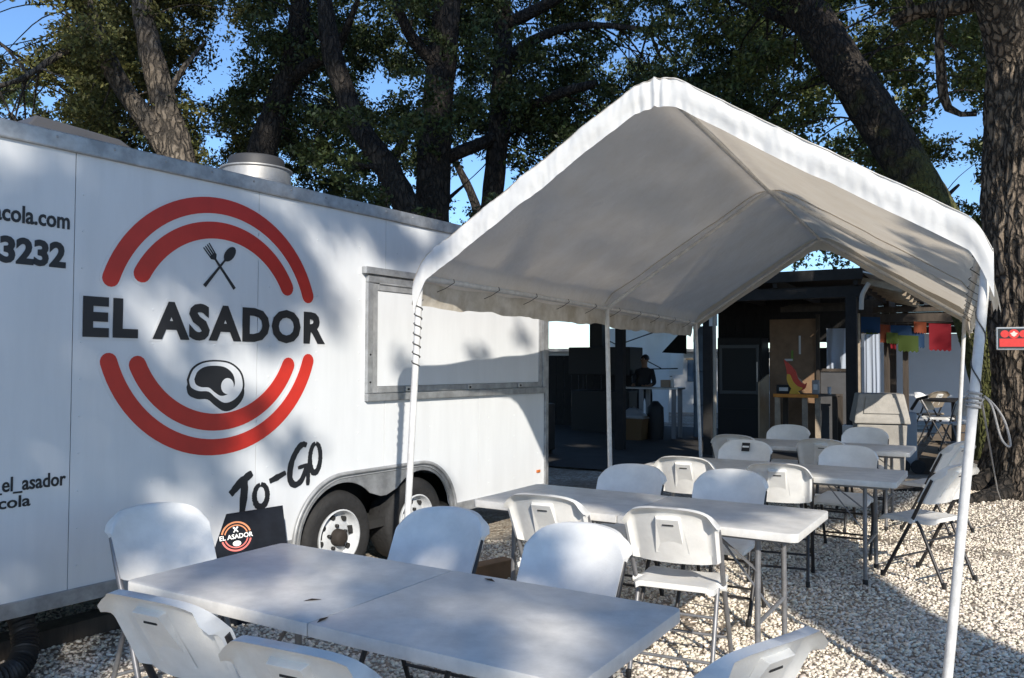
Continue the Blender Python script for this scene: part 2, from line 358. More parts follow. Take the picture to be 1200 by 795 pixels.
# fender skirt: teardrop plate over both wheels
def arc(c, r, t0, t1, n): return [(c[0]+r*math.cos(t0+(t1-t0)*i/n), c[1]+r*math.sin(t0+(t1-t0)*i/n)) for i in range(n+1)]
def fender(ro, ri):
    o = [(W1-ro, .33)] + arc((W1, WZ), ro, PI, PI/2, 14) + arc((W2, WZ), ro, PI/2, 0, 14) + [(W2+ro, .33)]
    i = [(W2+ri, .33)] + arc((W2, WZ), ri, 0, PI*.74, 18)
    cusp = (W1+W2)/2
    i += [(cusp+.03, .565), (cusp-.03, .565)] + arc((W1, WZ), ri, PI*.26, PI, 18) + [(W1-ri, .33)]
    return o+i
fs = MB().prism(fender(.445, .385), -.012, -.003).build('fender_skirt', M_ALU, TR)
edge = [(W1-.445, -.018, .33)] + [(x, -.018, z) for x, z in arc((W1, WZ), .445, PI, PI/2, 14)] + [(x, -.018, z) for x, z in arc((W2, WZ), .445, PI/2, 0, 14)] + [(W2+.445, -.018, .33)]
MB().tube(edge, .014, 8).build('edge_moulding', M_RAIL, fs, smooth=60)
edge2 = [(p[0]*1, -.014, p[2]) for p in [((x-.66)*.955+.66, 0, (z-WZ)*.94+WZ) for x, y, z in edge]]
MB().tube(edge2, .006, 6).build('edge_moulding', M_RAIL, fs, smooth=60)
def wheel(a, dusty):
    w = bpy.data.objects.new('wheel', None); COL.objects.link(w); w.parent = TR; w.location = (a, .03, WZ)
    MB().lathe([(.19, .02), (.20, -.005), (.25, -.02), (.295, -.012), (.315, .01), (WR-.002, .04), (WR, .08), (WR, .14), (.315, .2), (.29, .23), (.2, .22)], 48, axis='Y', cap=False).build('tyre', M_TYRE, w, smooth=50)
    prof = [(.192, .0), (.196, -.016), (.186, -.02), (.178, .0), (.170, .035), (.150, .05), (.125, .03), (.085, .018), (.03, .02)]
    rim = MB().lathe(prof, 40, axis='Y', cap=False).build('rim', M_RIM, w, smooth=50)
    for k in range(8):
        t = 2*PI*k/8+.2; MB().lathe([(.019, .0), (.019, .03)], 12, (.140*math.cos(t), .020, .140*math.sin(t)), 'Y').build('vent_hole', M_DARK, rim)
    hb = MB().lathe([(.06, .02), (.058, -.03), (.045, -.045), (.02, -.05)], 20, axis='Y').build('hub', mat('rusty hub', (.03, .024, .02), .8, .1), w, smooth=40)
    for k in range(5):
        t = 2*PI*k/5+.4; MB().lathe([(.013, .015), (.013, -.012), (.008, -.016)], 6, (.08*math.cos(t), .01, .08*math.sin(t)), 'Y').build('lug_nut', M_IRON, w)
wheel(W1, True); wheel(W2, False)
# serving window
sw = bpy.data.objects.new('serving_window', None); COL.objects.link(sw); sw.parent = TR
wl, wr, wb, wt = .51, 2.955, 1.262, 2.172
MB().box(wl, wl+.055, -.03, .0, wb+.056, wt-.05).build('frame', M_ALU, sw, bevel=.005)
MB().box(wr-.055, wr, -.03, .0, wb+.056, wt-.05).build('frame', M_ALU, sw, bevel=.005)
MB().box(wl, wr, -.032, .0, wt-.048, wt).build('frame', M_ALU, sw, bevel=.005)
MB().box(wl, wr, -.035, .0, wb, wb+.054).build('frame', M_ALU, sw, bevel=.005)
MB().box(wl+.06, wl+.11, -.022, -.002, wb+.06, wt-.052).build('shutter_frame', M_RAIL, sw, bevel=.003)
MB().box(wr-.11, wr-.06, -.022, -.002, wb+.06, wt-.052).build('shutter_frame', M_RAIL, sw, bevel=.003)
MB().box(wl+.112, wr-.112, -.024, -.002, wb+.06, wb+.105).build('shutter_frame', M_RAIL, sw, bevel=.003)
MB().box(wl+.112, wr-.112, -.024, -.002, wt-.10, wt-.055).build('shutter_frame', M_RAIL, sw, bevel=.003)
MB().box(wl+.112, wr-.112, -.014, -.001, wb+.108, wt-.102).build('shutter', M_PAINT, sw)
MB().prism([(0, 0)]*0 + [(wl-.04, wt+.012), (wr+.02, wt+.012), (wr+.02, wt+.062), (wl-.04, wt+.062)], -.05, -.001).build('rain_gutter', M_ALU, sw, bevel=.004)
MB().tube([(wl+.12, -.028, wt-.05), (wr-.12, -.028, wt-.05)], .007, 8).build('hinge_rod', M_RAIL, sw)
for X in (.95, 1.73, 2.5):
    lt = MB().box(X-.03, X+.03, -.036, -.0245, wb+.062, wb+.10).build('latch', M_STEEL, sw, bevel=.003); MB().lathe([(.009, 0), (.007, -.008)], 10, (X, -.036, wb+.08), 'Y').build('latch_pin', M_IRON, lt)
for z in (1.6, 1.4): MB().lathe([(.008, 0), (.006, -.006)], 8, (wl+.028, -.03, z), 'Y').build('bolt', M_IRON, sw)
MB().box(2.83, 2.885, -.014, -.001, .505, .53).build('marker_light', mat('amber lens', (.55, .16, .04), .3), TR, bevel=.003)
# red arcs of the logo
CX, CZ = -.716, 1.755
def band(r0, r1, t0, t1):
    rm, hw = (r0+r1)/2, (r1-r0)/2; n = 40; P = []
    P += [(CX+r1*math.cos(t0+(t1-t0)*i/n), CZ+r1*math.sin(t0+(t1-t0)*i/n)) for i in range(n+1)]
    s = 1 if t1 > t0 else -1
    c = (CX+rm*math.cos(t1), CZ+rm*math.sin(t1)); P += [(c[0]+hw*math.cos(t1+s*PI*k/8), c[1]+hw*math.sin(t1+s*PI*k/8)) for k in range(1, 8)]
    P += [(CX+r0*math.cos(t1+(t0-t1)*i/n), CZ+r0*math.sin(t1+(t0-t1)*i/n)) for i in range(n+1)]
    c = (CX+rm*math.cos(t0), CZ+rm*math.sin(t0)); P += [(c[0]+hw*math.cos(t0+PI+s*PI*k/8), c[1]+hw*math.sin(t0+PI+s*PI*k/8)) for k in range(1, 8)]
    return P
for r0, r1, s0, s1 in ((.672, .767, 18.5, 161.5), (.522, .622, 28, 152), (.672, .767, -162.5, -16.5), (.522, .622, -156, -24)):
    MB().prism(band(r0, r1, R(s0), R(s1)), -.0045, -.002).build('logo_arc', M_RED, TR)
    MB().prism(band(r0-.016, r1+.016, R(s0), R(s1)), -.0020, -.0006).build('decal_edge', M_VINYL, TR)
lettering('EL ASADOR', -1.545, 1.664, 1.665, .217, -.0065, -.0048, M_BLACK, TR, .046, spacing=1.13)
# sticker border of the words
lettering('EL ASADOR', -1.562, 1.648, 1.70, .25, -.0018, -.0005, M_VINYL, TR, .062, 'decal_edge', spacing=1.12)
lettering('pensacola.com', -2.145, 2.212, .525, .082, -.004, -.001, M_BLACK, TR, .022, descend=True)
lettering('3232', -1.948, 2.008, .312, .132, -.004, -.001, M_BLACK, TR, .045)
lettering('_el_asador', -1.955, .918, .342, .068, -.004, -.001, M_BLACK, TR, .018, descend=True)
lettering('pcola', -1.972, .838, .19, .055, -.004, -.001, M_BLACK, TR, .018, descend=True)
# brushed TO-GO strokes
def stroke(pts, ws, y=-.004):
    pts = [Vector((p[0], p[1])) for p in pts]; Lp = []; Rp = []
    for i, p in enumerate(pts):
        d = (pts[min(i+1, len(pts)-1)]-pts[max(i-1, 0)]).normalized(); nn = Vector((-d.y, d.x)); w = ws[i] if hasattr(ws, '__len__') else ws
        w *= random.uniform(.88, 1.12); Lp.append(p+nn*w/2); Rp.append(p-nn*w/2)
    return [tuple(q) for q in Lp + Rp[::-1]]
def smoothpts(P, n=6):
    out = []
    for i in range(len(P)-1):
        p0, p1, p2, p3 = [Vector(P[max(0, min(len(P)-1, k))]) for k in (i-1, i, i+1, i+2)]
        for j in range(n):
            t = j/n; out.append(.5*((2*p1)+(p2-p0)*t+(2*p0-5*p1+4*p2-p3)*t*t+(3*p1-p0-3*p2+p3)*t**3))
    out.append(Vector(P[-1])); return out
def letter(strokes):
    b = MB()
    for k, (P, w) in enumerate(strokes):
        Q = smoothpts(P); ws = [w*(.75+.35*math.sin(PI*(i+.6)/len(Q))) for i in range(len(Q))]
        b.prism(stroke([(q[0], q[1]) for q in Q], ws), -.0042-.0006*k, -.001)
    b.build('brush_letter', M_BLACK, TR)
def ring(cx, cz, rx, rz, tilt=0, a0=95, a1=447):
    P = []
    for k in range(14):
        t = R(a0+(a1-a0)*k/13); x, z = rx*math.cos(t), rz*math.sin(t); P.append((cx+x*math.cos(tilt)-z*math.sin(tilt), cz+x*math.sin(tilt)+z*math.cos(tilt)))
    return P
letter([([(-.625, .742), (-.55, .806), (-.468, .855)], .046), ([(-.518, .825), (-.529, .708), (-.542, .600)], .046)])
letter([(ring(-.398, .706, .050, .070, .05), .036)])
letter([([(-.332, .787), (-.27, .806), (-.203, .829)], .036)])
letter([([(-.03, .99), (-.06, 1.0), (-.103, .973), (-.155, .89), (-.168, .79), (-.13, .742), (-.07, .764), (-.028, .85)], .040), ([(-.10, .848), (-.06, .855), (-.012, .862)], .024), ([(-.018, .862), (-.014, .80), (-.016, .725)], .030)])
letter([(ring(.047, .900, .046, .098, -.04), .036)])
# steak emblem
def blob(P, sc=1, c=(-.735, 1.40), dz=0): return [(c[0]+x*sc, c[1]+z*sc+dz) for x, z in P]
SP = [(q[0], q[1]) for q in smoothpts([(-.20, .03), (-.17, .095), (-.10, .135), (0, .145), (.10, .13), (.175, .075), (.20, 0), (.185, -.055), (.13, -.105), (.06, -.12), (-.005, -.085), (-.06, -.045), (-.13, -.04), (-.185, -.015), (-.20, .03)], 4)[:-1]]
sk = MB().prism(blob(SP, 1, dz=-.035), -.003, -.001).build('steak_emblem', M_BLACK, TR)
MB().prism(blob(SP, 1.0, dz=.008), -.0038, -.0031).build('steak_outline', M_BLACK, sk)
MB().prism(blob(SP, .93, dz=.008), -.0046, -.0039).build('steak_rim', M_PAINT, sk)
S2 = [(x*.70-.012, z*.68+.012) for x, z in SP]
MB().prism(blob(S2, 1, dz=.008), -.0056, -.0047).build('steak_meat', M_BLACK, sk)
MB().prism([(-.735+.075+.045*math.cos(t), 1.408-.012+.048*math.sin(t)) for t in np.linspace(0, 2*PI, 24, endpoint=False)], -.0066, -.0057).build('steak_bone', M_PAINT, sk)
# crossed fork and spoon
def rotp(P, ang, c): return [(c[0]+x*math.cos(ang)-z*math.sin(ang), c[1]+x*math.sin(ang)+z*math.cos(ang)) for x, z in P]
cf = (-.723, 2.113)
fork = [(-.010, -.165), (.010, -.165), (.008, -.06), (.006, .05), (.024, .068), (.027, .15), (.021, .15), (.017, .085), (.012, .085), (.011, .15), (.005, .15), (.003, .085), (-.003, .085), (-.005, .15), (-.011, .15), (-.012, .085), (-.017, .085), (-.021, .15), (-.027, .15), (-.024, .068), (-.006, .05), (-.008, -.06)]
spoon = [(-.011, -.165), (.011, -.165), (.008, -.06), (.006, .045)] + [(.032*math.cos(t), .105+.055*math.sin(t)) for t in np.linspace(-1.3, PI+1.3, 18)] + [(-.006, .045), (-.008, -.06)]
MB().prism(rotp(fork, R(40), cf), -.004, -.001).build('fork_emblem', M_BLACK, TR)
MB().prism(rotp(spoon, R(-40), cf), -.0052, -.0041).build('spoon_emblem', M_BLACK, TR)
# roof gear
FX, FY = -.09, .47
MB().box(FX-.27, FX+.27, FY-.25, FY+.25, ZT-.02, ZT+.06).build('fan_curb', M_ALU, TR)
ef = MB().lathe([(.24, .06), (.24, .08), (.235, .085), (.232, .165), (.245, .173), (.245, .182), (.18, .19)], 36, (FX, FY, ZT), 'Z')  .build('exhaust_fan', mat('dull steel', (.42, .41, .40), .55, .6, var=.3, vscale=9), TR, smooth=40)
MB().lathe([(.175, .18), (.19, .187), (.19, .25), (.182, .262), (.165, .264), (.16, .245), (.12, .24)], 36, (FX, FY, ZT), 'Z').build('fan_cap', mat('dark fan cap', (.05, .05, .053), .6, .3), ef, smooth=40)
MB().add([(-1.75, .3, ZT), (-.92, .3, ZT), (-.92, .9, ZT), (-1.75, .9, ZT), (-1.62, .36, ZT+.165), (-1.15, .36, ZT+.14), (-1.15, .85, ZT+.14), (-1.62, .85, ZT+.165)],
         [(0,1,5,4), (1,2,6,5), (2,3,7,6), (3,0,4,7), (4,5,6,7), (3,2,1,0)]).build('roof_hatch', mat('dark roof hatch', (.07, .07, .075), .5), TR, bevel=.01)
# under-trailer: landing jack, timber blocks, hose
MB().box(-2.35, -2.27, .2, .28, .0, .31).box(-2.42, -2.2, .12, .36, .0, .02).build('landing_leg', M_IRON, TR)
def tl(a, y, z=0): return Vector((-1.3475+math.cos(.977)*a-math.sin(.977)*y, 5.5+math.sin(.977)*a+math.cos(.977)*y, z))
tb = MB().box(-.45, .45, -.08, .08, 0, .10).build('timber_block', M_WOOD, bevel=.006); tb.location = tl(-1.35, .42, .004); tb.rotation_euler = (0, 0, .977)
tag(tb, 'squared timber lying on the gravel under the trailer edge', 'timber')
tb2 = MB().box(-.55, .55, -.06, .06, 0, .13).build('timber_beam', mat('brown plank', (.17, .10, .055), .85, var=.4), bevel=.006); tb2.location = (-.42, 5.62, .004); tb2.rotation_euler = (0, 0, .75)
tag(tb2, 'brown timber beam lying beside the trailer wheels', 'timber')
hs = MB(); P = smoothpts([tl(*q) for q in ((-1.76, .20, .36), (-1.76, .12, .28), (-1.78, .02, .15), (-1.86, -.05, .075), (-2.02, -.08, .066), (-2.3, -.04, .066), (-2.6, .02, .066))], 22)
hs.tube(P, [.056+.008*math.sin(i*2.2) for i in range(len(P))], 14); ho = hs.build('drain_hose', mat('black corrugated hose', (.014, .014, .015), .55), smooth=60)
tag(ho, 'black corrugated drain hose drooping from under the trailer', 'hose')
MB().lathe([(.025, -.02), (.03, 0), (.03, .05), (.02, .06)], 12, tuple(tl(-1.76, .13, .27)), 'Z').build('hose_cap', mat('yellow cap', (.5, .32, .03), .5), ho)

# ------------------------------------------------------------------ canopy
CY_ = .494; CU = Vector((math.cos(CY_), -math.sin(CY_), 0)); CN = Vector((math.sin(CY_), math.cos(CY_), 0)); C0 = Vector((-.60, 5.03, 0))
CW, CL, EH, PH = 3.07, 6.1, 2.135, 3.10
def cpt(a, b, z): return C0 + CU*a + CN*b + Vector((0, 0, z))
CAN = thing('carport_canopy', 'white gable roofed tarpaulin canopy on thin poles over the dining tables', 'canopy', (0, 0, 0))
def roofz(a, b):
    t = abs(a-CW/2)/(CW/2)
    z = PH - (PH-EH)*t
    z -= .05*math.exp(-(t/.05)**2)                     # rounded ridge
    z -= .10*max(0, (t-.93)/.07)**2                    # bent over the eave rail
    sag = abs(math.sin(PI*b/3.05))*math.sin(PI*min(1, t))
    z -= .045*sag
    z += .014*noise.noise((a*1.2, b*.9, 1)) + .010*noise.noise((a*4, b*1.3, 5))*min(1, (1-t)*6+.2)
    z += .006*max(0, noise.noise((a*9+b*6, b*1.1-a*.8, 3)))*min(1, (1-t)*5)
    # tension folds running from the rib to the eave
    z += .010*math.sin(b*9+a*5+2*noise.noise((a, b, 9)))*max(0, t-.35)*(1 if a < CW/2 else .8)
    return z
def slope(a0, a1, name):
    nu, nv = 48, 72; b = MB(); V = []
    for off in (0, -.004):
        for j in range(nv+1):
            for i in range(nu+1):
                a = a0+(a1-a0)*i/nu; bb = -.02+(CL+.04)*j/nv; V.append(cpt(a, bb, roofz(a, bb)+off))
    w = nu+1; F = [(j*w+i, j*w+i+1, (j+1)*w+i+1, (j+1)*w+i) for j in range(nv) for i in range(nu)]
    b.add(V[:w*(nv+1)], F); return b.build(name, M_TARP, CAN, smooth=180)
slope(0, CW/2, 'roof_sheet'); slope(CW/2, CW, 'roof_sheet')
def hem_strip(fn, n, name, m=M_TARP, rows=6):
    """fn(s, t): point along s in [0,1], t from the top to the hanging edge"""
    V = [fn(i/n, j/rows) for j in range(rows+1) for i in range(n+1)]; w = n+1
    F = [(j*w+i, (j+1)*w+i, (j+1)*w+i+1, j*w+i+1) for j in range(rows) for i in range(n)]
    return MB().add(V, F).build(name, m, CAN, smooth=180)
def front_hem(bb, sgn):
    def fn(s, t):
        a = CW*s; z = roofz(a, max(0, min(CL, bb))); e = 1-abs(a-CW/2)/(CW/2)
        wr = .006*math.sin(s*330+2*noise.noise((s*40, t, 2)))*math.exp(-((e-1)/.07)**2) + .009*noise.noise((s*26, t*1.5, 4)) + .004*noise.noise((s*90, t*3, 4))
        d = .155*(1+.06*noise.noise((s*9, 0, 7)))
        if e < .06: d += .05*(1-e/.06)
        bulge = .010*math.sin(PI*min(1, t*1.2))
        return cpt(a, bb - sgn*(.012+bulge+wr), z+.004-d*t)
    return fn
hem_strip(front_hem(0, 1), 480, 'front_hem', mat('white hem', (.76, .76, .75), .55, var=.08, vscale=6, bump=.25, bscale=9, translucent=.2)); hem_strip(front_hem(CL, -1), 120, 'rear_hem')
def side_hem(a, sgn):
    def fn(s, t):
        bb = CL*s; d = .14+.02*noise.noise((s*9, 0, 3))+.012*noise.noise((s*40, 0, 3))
        if a > 1: d += .16*max(0, 1-s*5)*abs(noise.noise((s*60, 1, 1)))+.10*max(0, 1-s*9)
        out = .012*t + .03*noise.noise((s*22, t*1.5, 6))*t + .01*math.sin(s*70)*t
        return cpt(a+sgn*out, bb, roofz(a, bb)+.002-d*t)
    return fn
hem_strip(side_hem(0, -1), 150, 'side_hem', M_TARPV, 8); hem_strip(side_hem(CW, 1), 150, 'side_hem', M_TARPV, 8)
for bb in (3.05,):     # sewn seams across the sheets
    for a0, a1 in ((.03, CW/2-.03), (CW/2+.03, CW-.03)):
        MB().tube([cpt(a0+(a1-a0)*i/20, bb, roofz(a0+(a1-a0)*i/20, bb)-.004) for i in range(21)], .004, 5).build('seam', M_TARP, CAN)
# frame
PR = .021
def pole(top, foot, r=PR): return MB().tube([foot, foot+(top-foot)*.33, foot+(top-foot)*.66, top], r, 14).build('pole', M_POLE, CAN, smooth=60)
e_in = .05
tops = dict(fl=cpt(e_in-.03, .03, EH-.08), ml=cpt(e_in, 3.05, EH-.06), bl=cpt(e_in, CL-.05, EH-.06), fr=cpt(CW-.02, .03, EH-.08), br=cpt(CW-e_in, CL-.05, EH-.06))
feet = dict(fl=Vector((-.655, 5.0, 0)), ml=Vector((.935, 7.72, 0)), bl=Vector((2.385, 10.33, 0)), fr=Vector((1.93, 3.70, 0)), br=Vector((4.965, 9.22, .13)))
for k in tops:
    p = pole(tops[k], feet[k])
    MB().lathe([(.05, 0), (.05, .006), (.027, .01), (.027, .05)], 14, tuple(feet[k]), 'Z').build('foot', M_POLE, p)
for bb in (.03, 3.05, CL-.05):
    P = [cpt(.045, bb, EH-.075), cpt(CW/2-.03, bb, PH-.085), cpt(CW/2+.03, bb, PH-.085), cpt(CW-.045, bb, EH-.075)]
    MB().tube(P, PR*.9, 10).build('rafter_pipe', M_POLE, CAN, smooth=60)
MB().tube([cpt(CW/2, 0, PH-.078), cpt(CW/2, CL, PH-.078)], PR*.7, 10).build('ridge_pipe', M_POLE, CAN, smooth=60)
for a in (.045, CW-.045): MB().tube([cpt(a, 0, EH-.072), cpt(a, CL, EH-.072)], PR*.9, 10).build('eave_pipe', M_POLE, CAN, smooth=60)
# elastic ties along the eaves
for a in (0, CW):
    for k in range(10):
        bb = .25+k*.6; s = 1 if a == 0 else -1
        P = [cpt(a-.0*s, bb, EH-.14), cpt(a+s*.03, bb+.05, EH-.115), cpt(a+s*.075, bb+.09, EH-.075), cpt(a+s*.05, bb+.12, EH-.05)]
        MB().tube(P, .0026, 5).build('elastic_tie', M_CORD, CAN)
def wrap(top, foot, z0, z1, turns, r=.024, th=.0035):
    P = []; N = int(turns*14)
    for i in range(N+1):
        z = z0+(z1-z0)*i/N; c = foot+(top-foot)*((z-foot.z)/(top.z-foot.z)); t = 2*PI*turns*i/N
        P.append(c+Vector((r*math.cos(t), r*math.sin(t), 0)))
    return P
MB().tube(wrap(tops['fl'], feet['fl'], 1.93, 1.52, 7), .004, 6).build('coiled_cord', M_CORD, CAN)
MB().tube(wrap(tops['fr'], feet['fr'], 1.86, 1.38, 2.2), .003, 6).build('coiled_cord', M_CORD, CAN)
kc = feet['fr']+(tops['fr']-feet['fr'])*(1.40/2.05)
rp = wrap(tops['fr'], feet['fr'], 1.43, 1.35, 4, .027)
P = smoothpts([tuple(rp[-1]), tuple(kc+Vector((.06, .01, -.01))), tuple(kc+Vector((.14, .02, -.10))), tuple(kc+Vector((.17, .02, -.22))), tuple(kc+Vector((.13, .02, -.19))), tuple(kc+Vector((.08, .0, -.05))), tuple(kc+Vector((.045, 0, 0)))], 8)
MB().tube(rp, .006, 6).tube(P, .005, 6).build('knotted_rope', M_ROPE, CAN, smooth=60)
gr = MB().tube([kc+Vector((.03, .0, 0)), kc+(Vector((4.75, 7.9, .06))-kc)*.5+Vector((0, 0, -.06)), Vector((4.75, 7.9, .06))], .005, 6).build('guy_rope', M_ROPE, CAN)

# ------------------------------------------------------------------ folding chairs
def ytube(z): return .205-.525*z
def make_chair(m_tube, name='folding_chair'):
    t = thing(name, '', 'chair')
    for s in (-1, 1):
        P = [(s*.222, ytube(z), z) for z in (0.0, .02, .25, .46, .62, .735)]; P[-2] = (s*.227, ytube(.62)+.004, .62); P[-1] = (s*.225, ytube(.735)+.004, .735)
        l = MB().tube([(x, y, z+.004 if z == 0 else z) for x, y, z in P], [.0125]*6, 10).build('front_leg', m_tube, t, smooth=60)
        MB().lathe([(.0155, 0), (.0155, .035), (.0125, .04)], 10, (s*.222, ytube(.0), 0), 'Z').build('foot_cap', M_IRON, l)
        l = MB().tube([(s*.197, -.235, .004), (s*.197, -.16, .18), (s*.197, -.07, .39), (s*.197, -.045, .43)], .0115, 10).build('rear_leg', m_tube, t, smooth=60)
        MB().lathe([(.0145, 0), (.0145, .035), (.0115, .04)], 10, (s*.197, -.237, 0), 'Z').build('foot_cap', M_IRON, l)
        MB().tube([(s*.235, -.02, .43), (s*.185, -.02, .43)], .02, 10).build('hinge', M_PLASTIC, t)
    MB().tube([(-.22, ytube(.14), .14), (.22, ytube(.14), .14)], .008, 8).build('cross_bar', m_tube, t)
    for z, y in ((.11, -.19), (.30, -.108)): MB().tube([(-.197, y, z), (.197, y, z)], .008, 8).build('cross_bar', m_tube, t)
    # seat
    def st(u, v):
        y = -.175+.42*v; w = .198+.012*v; rr = max(0, abs(u)-.86)/.14; ff = max(0, v-.82)/.18; bb = max(0, .1-v)/.1
        z = .452-.014*(1-u*u)*(1-abs(2*v-1)**3) - .012*rr**2 - .030*ff**2 + .008*bb
        k = 1-.10*max(0, (v-.85)/.15)**2-.08*max(0, (.12-v)/.12)**2
        return (u*w*k, y, z)
    def sb(u, v):
        x, y, z = st(u, v); return (x*.985, y*.985, z-.028+.012*max(0, v-.82)/.18)
    MB().shell(st, sb, 20, 18).build('seat', M_PLASTIC, t, smooth=50)
    # backrest
    def zz(u, v):
        zt = .852-.030*u*u-.062*abs(u)**7; zb = .548+.022*abs(u)**7; return zb+(zt-zb)*v
    def bf(u, v):
        z = zz(u, v); w = .232-.006*(1-v); lip = max(0, v-.93)/.07
        return (u*w, ytube(z)+.022-.052*(1-u*u)+.006*abs(u)**6-.006*lip, z-.004*lip)
    def br(u, v):
        x, y, z = bf(u, v); th = .012+.026*max(0, (v-.80)/.20)**2+.036*min(1, max(0, (abs(u)-.80)/.12))**1.3
        return (x*.992, y-th, z-.003*max(0, (v-.9)/.1))
    bk = MB().shell(bf, br, 30, 20).build('backrest', M_PLASTIC, t, smooth=50)
    # raised grip panel on the rear with its hand slot
    cy = lambda z: ytube(z)+.022-.052-.012
    zt_, zb_ = .795, .60
    V = [(-.062, cy(zt_)+.004, zt_), (.062, cy(zt_)+.004, zt_), (.085, cy(zb_)+.004, zb_), (-.085, cy(zb_)+.004, zb_),
         (-.054, cy(zt_)-.020, zt_-.010), (.054, cy(zt_)-.020, zt_-.010), (.055, cy(zb_)-.001, zb_+.02), (-.055, cy(zb_)-.001, zb_+.02)]
    g = MB().add(V, [(0,1,5,4), (1,2,6,5), (2,3,7,6), (3,0,4,7), (4,7,6,5)]).build('grip_panel', M_PLASTIC, bk, bevel=.003)
    zc = .757; MB().box(-.028, .028, cy(zc)-.0205, cy(zc)-.006, zc-.006, zc+.006).build('hand_slot', M_DARK, bk, bevel=.002)
    return t
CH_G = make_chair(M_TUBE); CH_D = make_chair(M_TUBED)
used = {CH_G: False, CH_D: False}
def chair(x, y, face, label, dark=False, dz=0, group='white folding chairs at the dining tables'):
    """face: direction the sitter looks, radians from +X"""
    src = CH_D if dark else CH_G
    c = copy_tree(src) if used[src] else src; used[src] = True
    c.location = (x, y, ground_z(x, y)+.012+dz); c.rotation_euler = (0, 0, face-PI/2); tag(c, label, 'chair', group); return c

# ------------------------------------------------------------------ folding tables
TY = -.55; TU = Vector((math.cos(TY), math.sin(TY), 0)); TN = Vector((-math.sin(TY), math.cos(TY), 0))
def rrect(x0, x1, y0, y1, r, corners):
    P = []
    for (cx, cy, a0, key) in ((x0+r, y0+r, PI, 'a'), (x1-r, y0+r, 1.5*PI, 'b'), (x1-r, y1-r, 0, 'c'), (x0+r, y1-r, .5*PI, 'd')):
        if key in corners: P += [(cx+r*math.cos(a0+.5*PI*i/6), cy+r*math.sin(a0+.5*PI*i/6)) for i in range(7)]
        else: P.append((x0 if key in 'ad' else x1, y0 if key in 'ab' else y1))
    return P
def make_table():
    t = thing('folding_table', '', 'table'); H = .735
    for s in (-1, 1):
        P = rrect(-.915, -.002, -.38, .38, .035, 'ad') if s < 0 else rrect(.002, .915, -.38, .38, .035, 'bc')
        top = MB().prism(P, H-.042, H, 'XY').build('tabletop_half', M_TOP, t, bevel=.006, smooth=40)
        MB().box(min(s*.05, s*.86), max(s*.05, s*.86), -.30, -.275, H-.065, H-.043).box(min(s*.05, s*.86), max(s*.05, s*.86), .275, .30, H-.065, H-.043).build('side_rail', M_TUBE, top)
        x = s*.70
        for q in (-1, 1):
            l = MB().tube([(x, q*.27, .004), (x, q*.27, .30), (x, q*.255, H-.05)], .0145, 12).build('leg', M_TUBE, t, smooth=60)
            MB().lathe([(.018, 0), (.018, .03), (.0145, .035)], 12, (x, q*.27, 0), 'Z').build('foot_cap', M_IRON, l)
        MB().tube([(x, -.27, .26), (x, .27, .26)], .011, 8).build('cross_bar', M_TUBE, t)
        MB().tube([(x, -.29, H-.055), (x, .29, H-.055)], .011, 8).build('cross_bar', M_TUBE, t)
        MB().bar((x-s*.008, .0, .27), (x-s*.33, .0, H-.055), .022, .005).build('brace', M_TUBE, t)
        for q in (-1, 1): MB().bar((x-s*.005, q*.262, .52), (x-s*.22, q*.262, H-.055), .024, .006).build('brace', M_TUBE, t)
    MB().box(-.04, .04, -.25, .25, H-.06, H-.044).build('centre_hinge', M_TUBE, t)
    return t
T0 = make_table(); tabs = []
TAB = [(-.42, 2.84, -.548, 'white folding table standing out in front of the canopy beside the trailer logo'),
       (.75, 4.645, -.551, 'white folding table under the front of the canopy beside the trailer wheels'),
       (2.01, 6.36, -.545, 'white folding table halfway down the canopy between two other tables'),
       (3.01, 8.25, -.53, 'white folding table under the kitchen end of the canopy by the waste bin')]
for i, (x, y, a, lb) in enumerate(TAB):
    t = T0 if i == 0 else copy_tree(T0); t.location = (x, y, .012); t.rotation_euler = (0, 0, a); tag(t, lb, 'table', 'folding dining tables'); tabs.append(t)
def at(i, u, n_):
    x, y = TAB[i][:2]; return (x+TU.x*u+TN.x*n_, y+TU.y*u+TN.y*n_)
FN = math.atan2(TN.y, TN.x); FU = math.atan2(TU.y, TU.x)
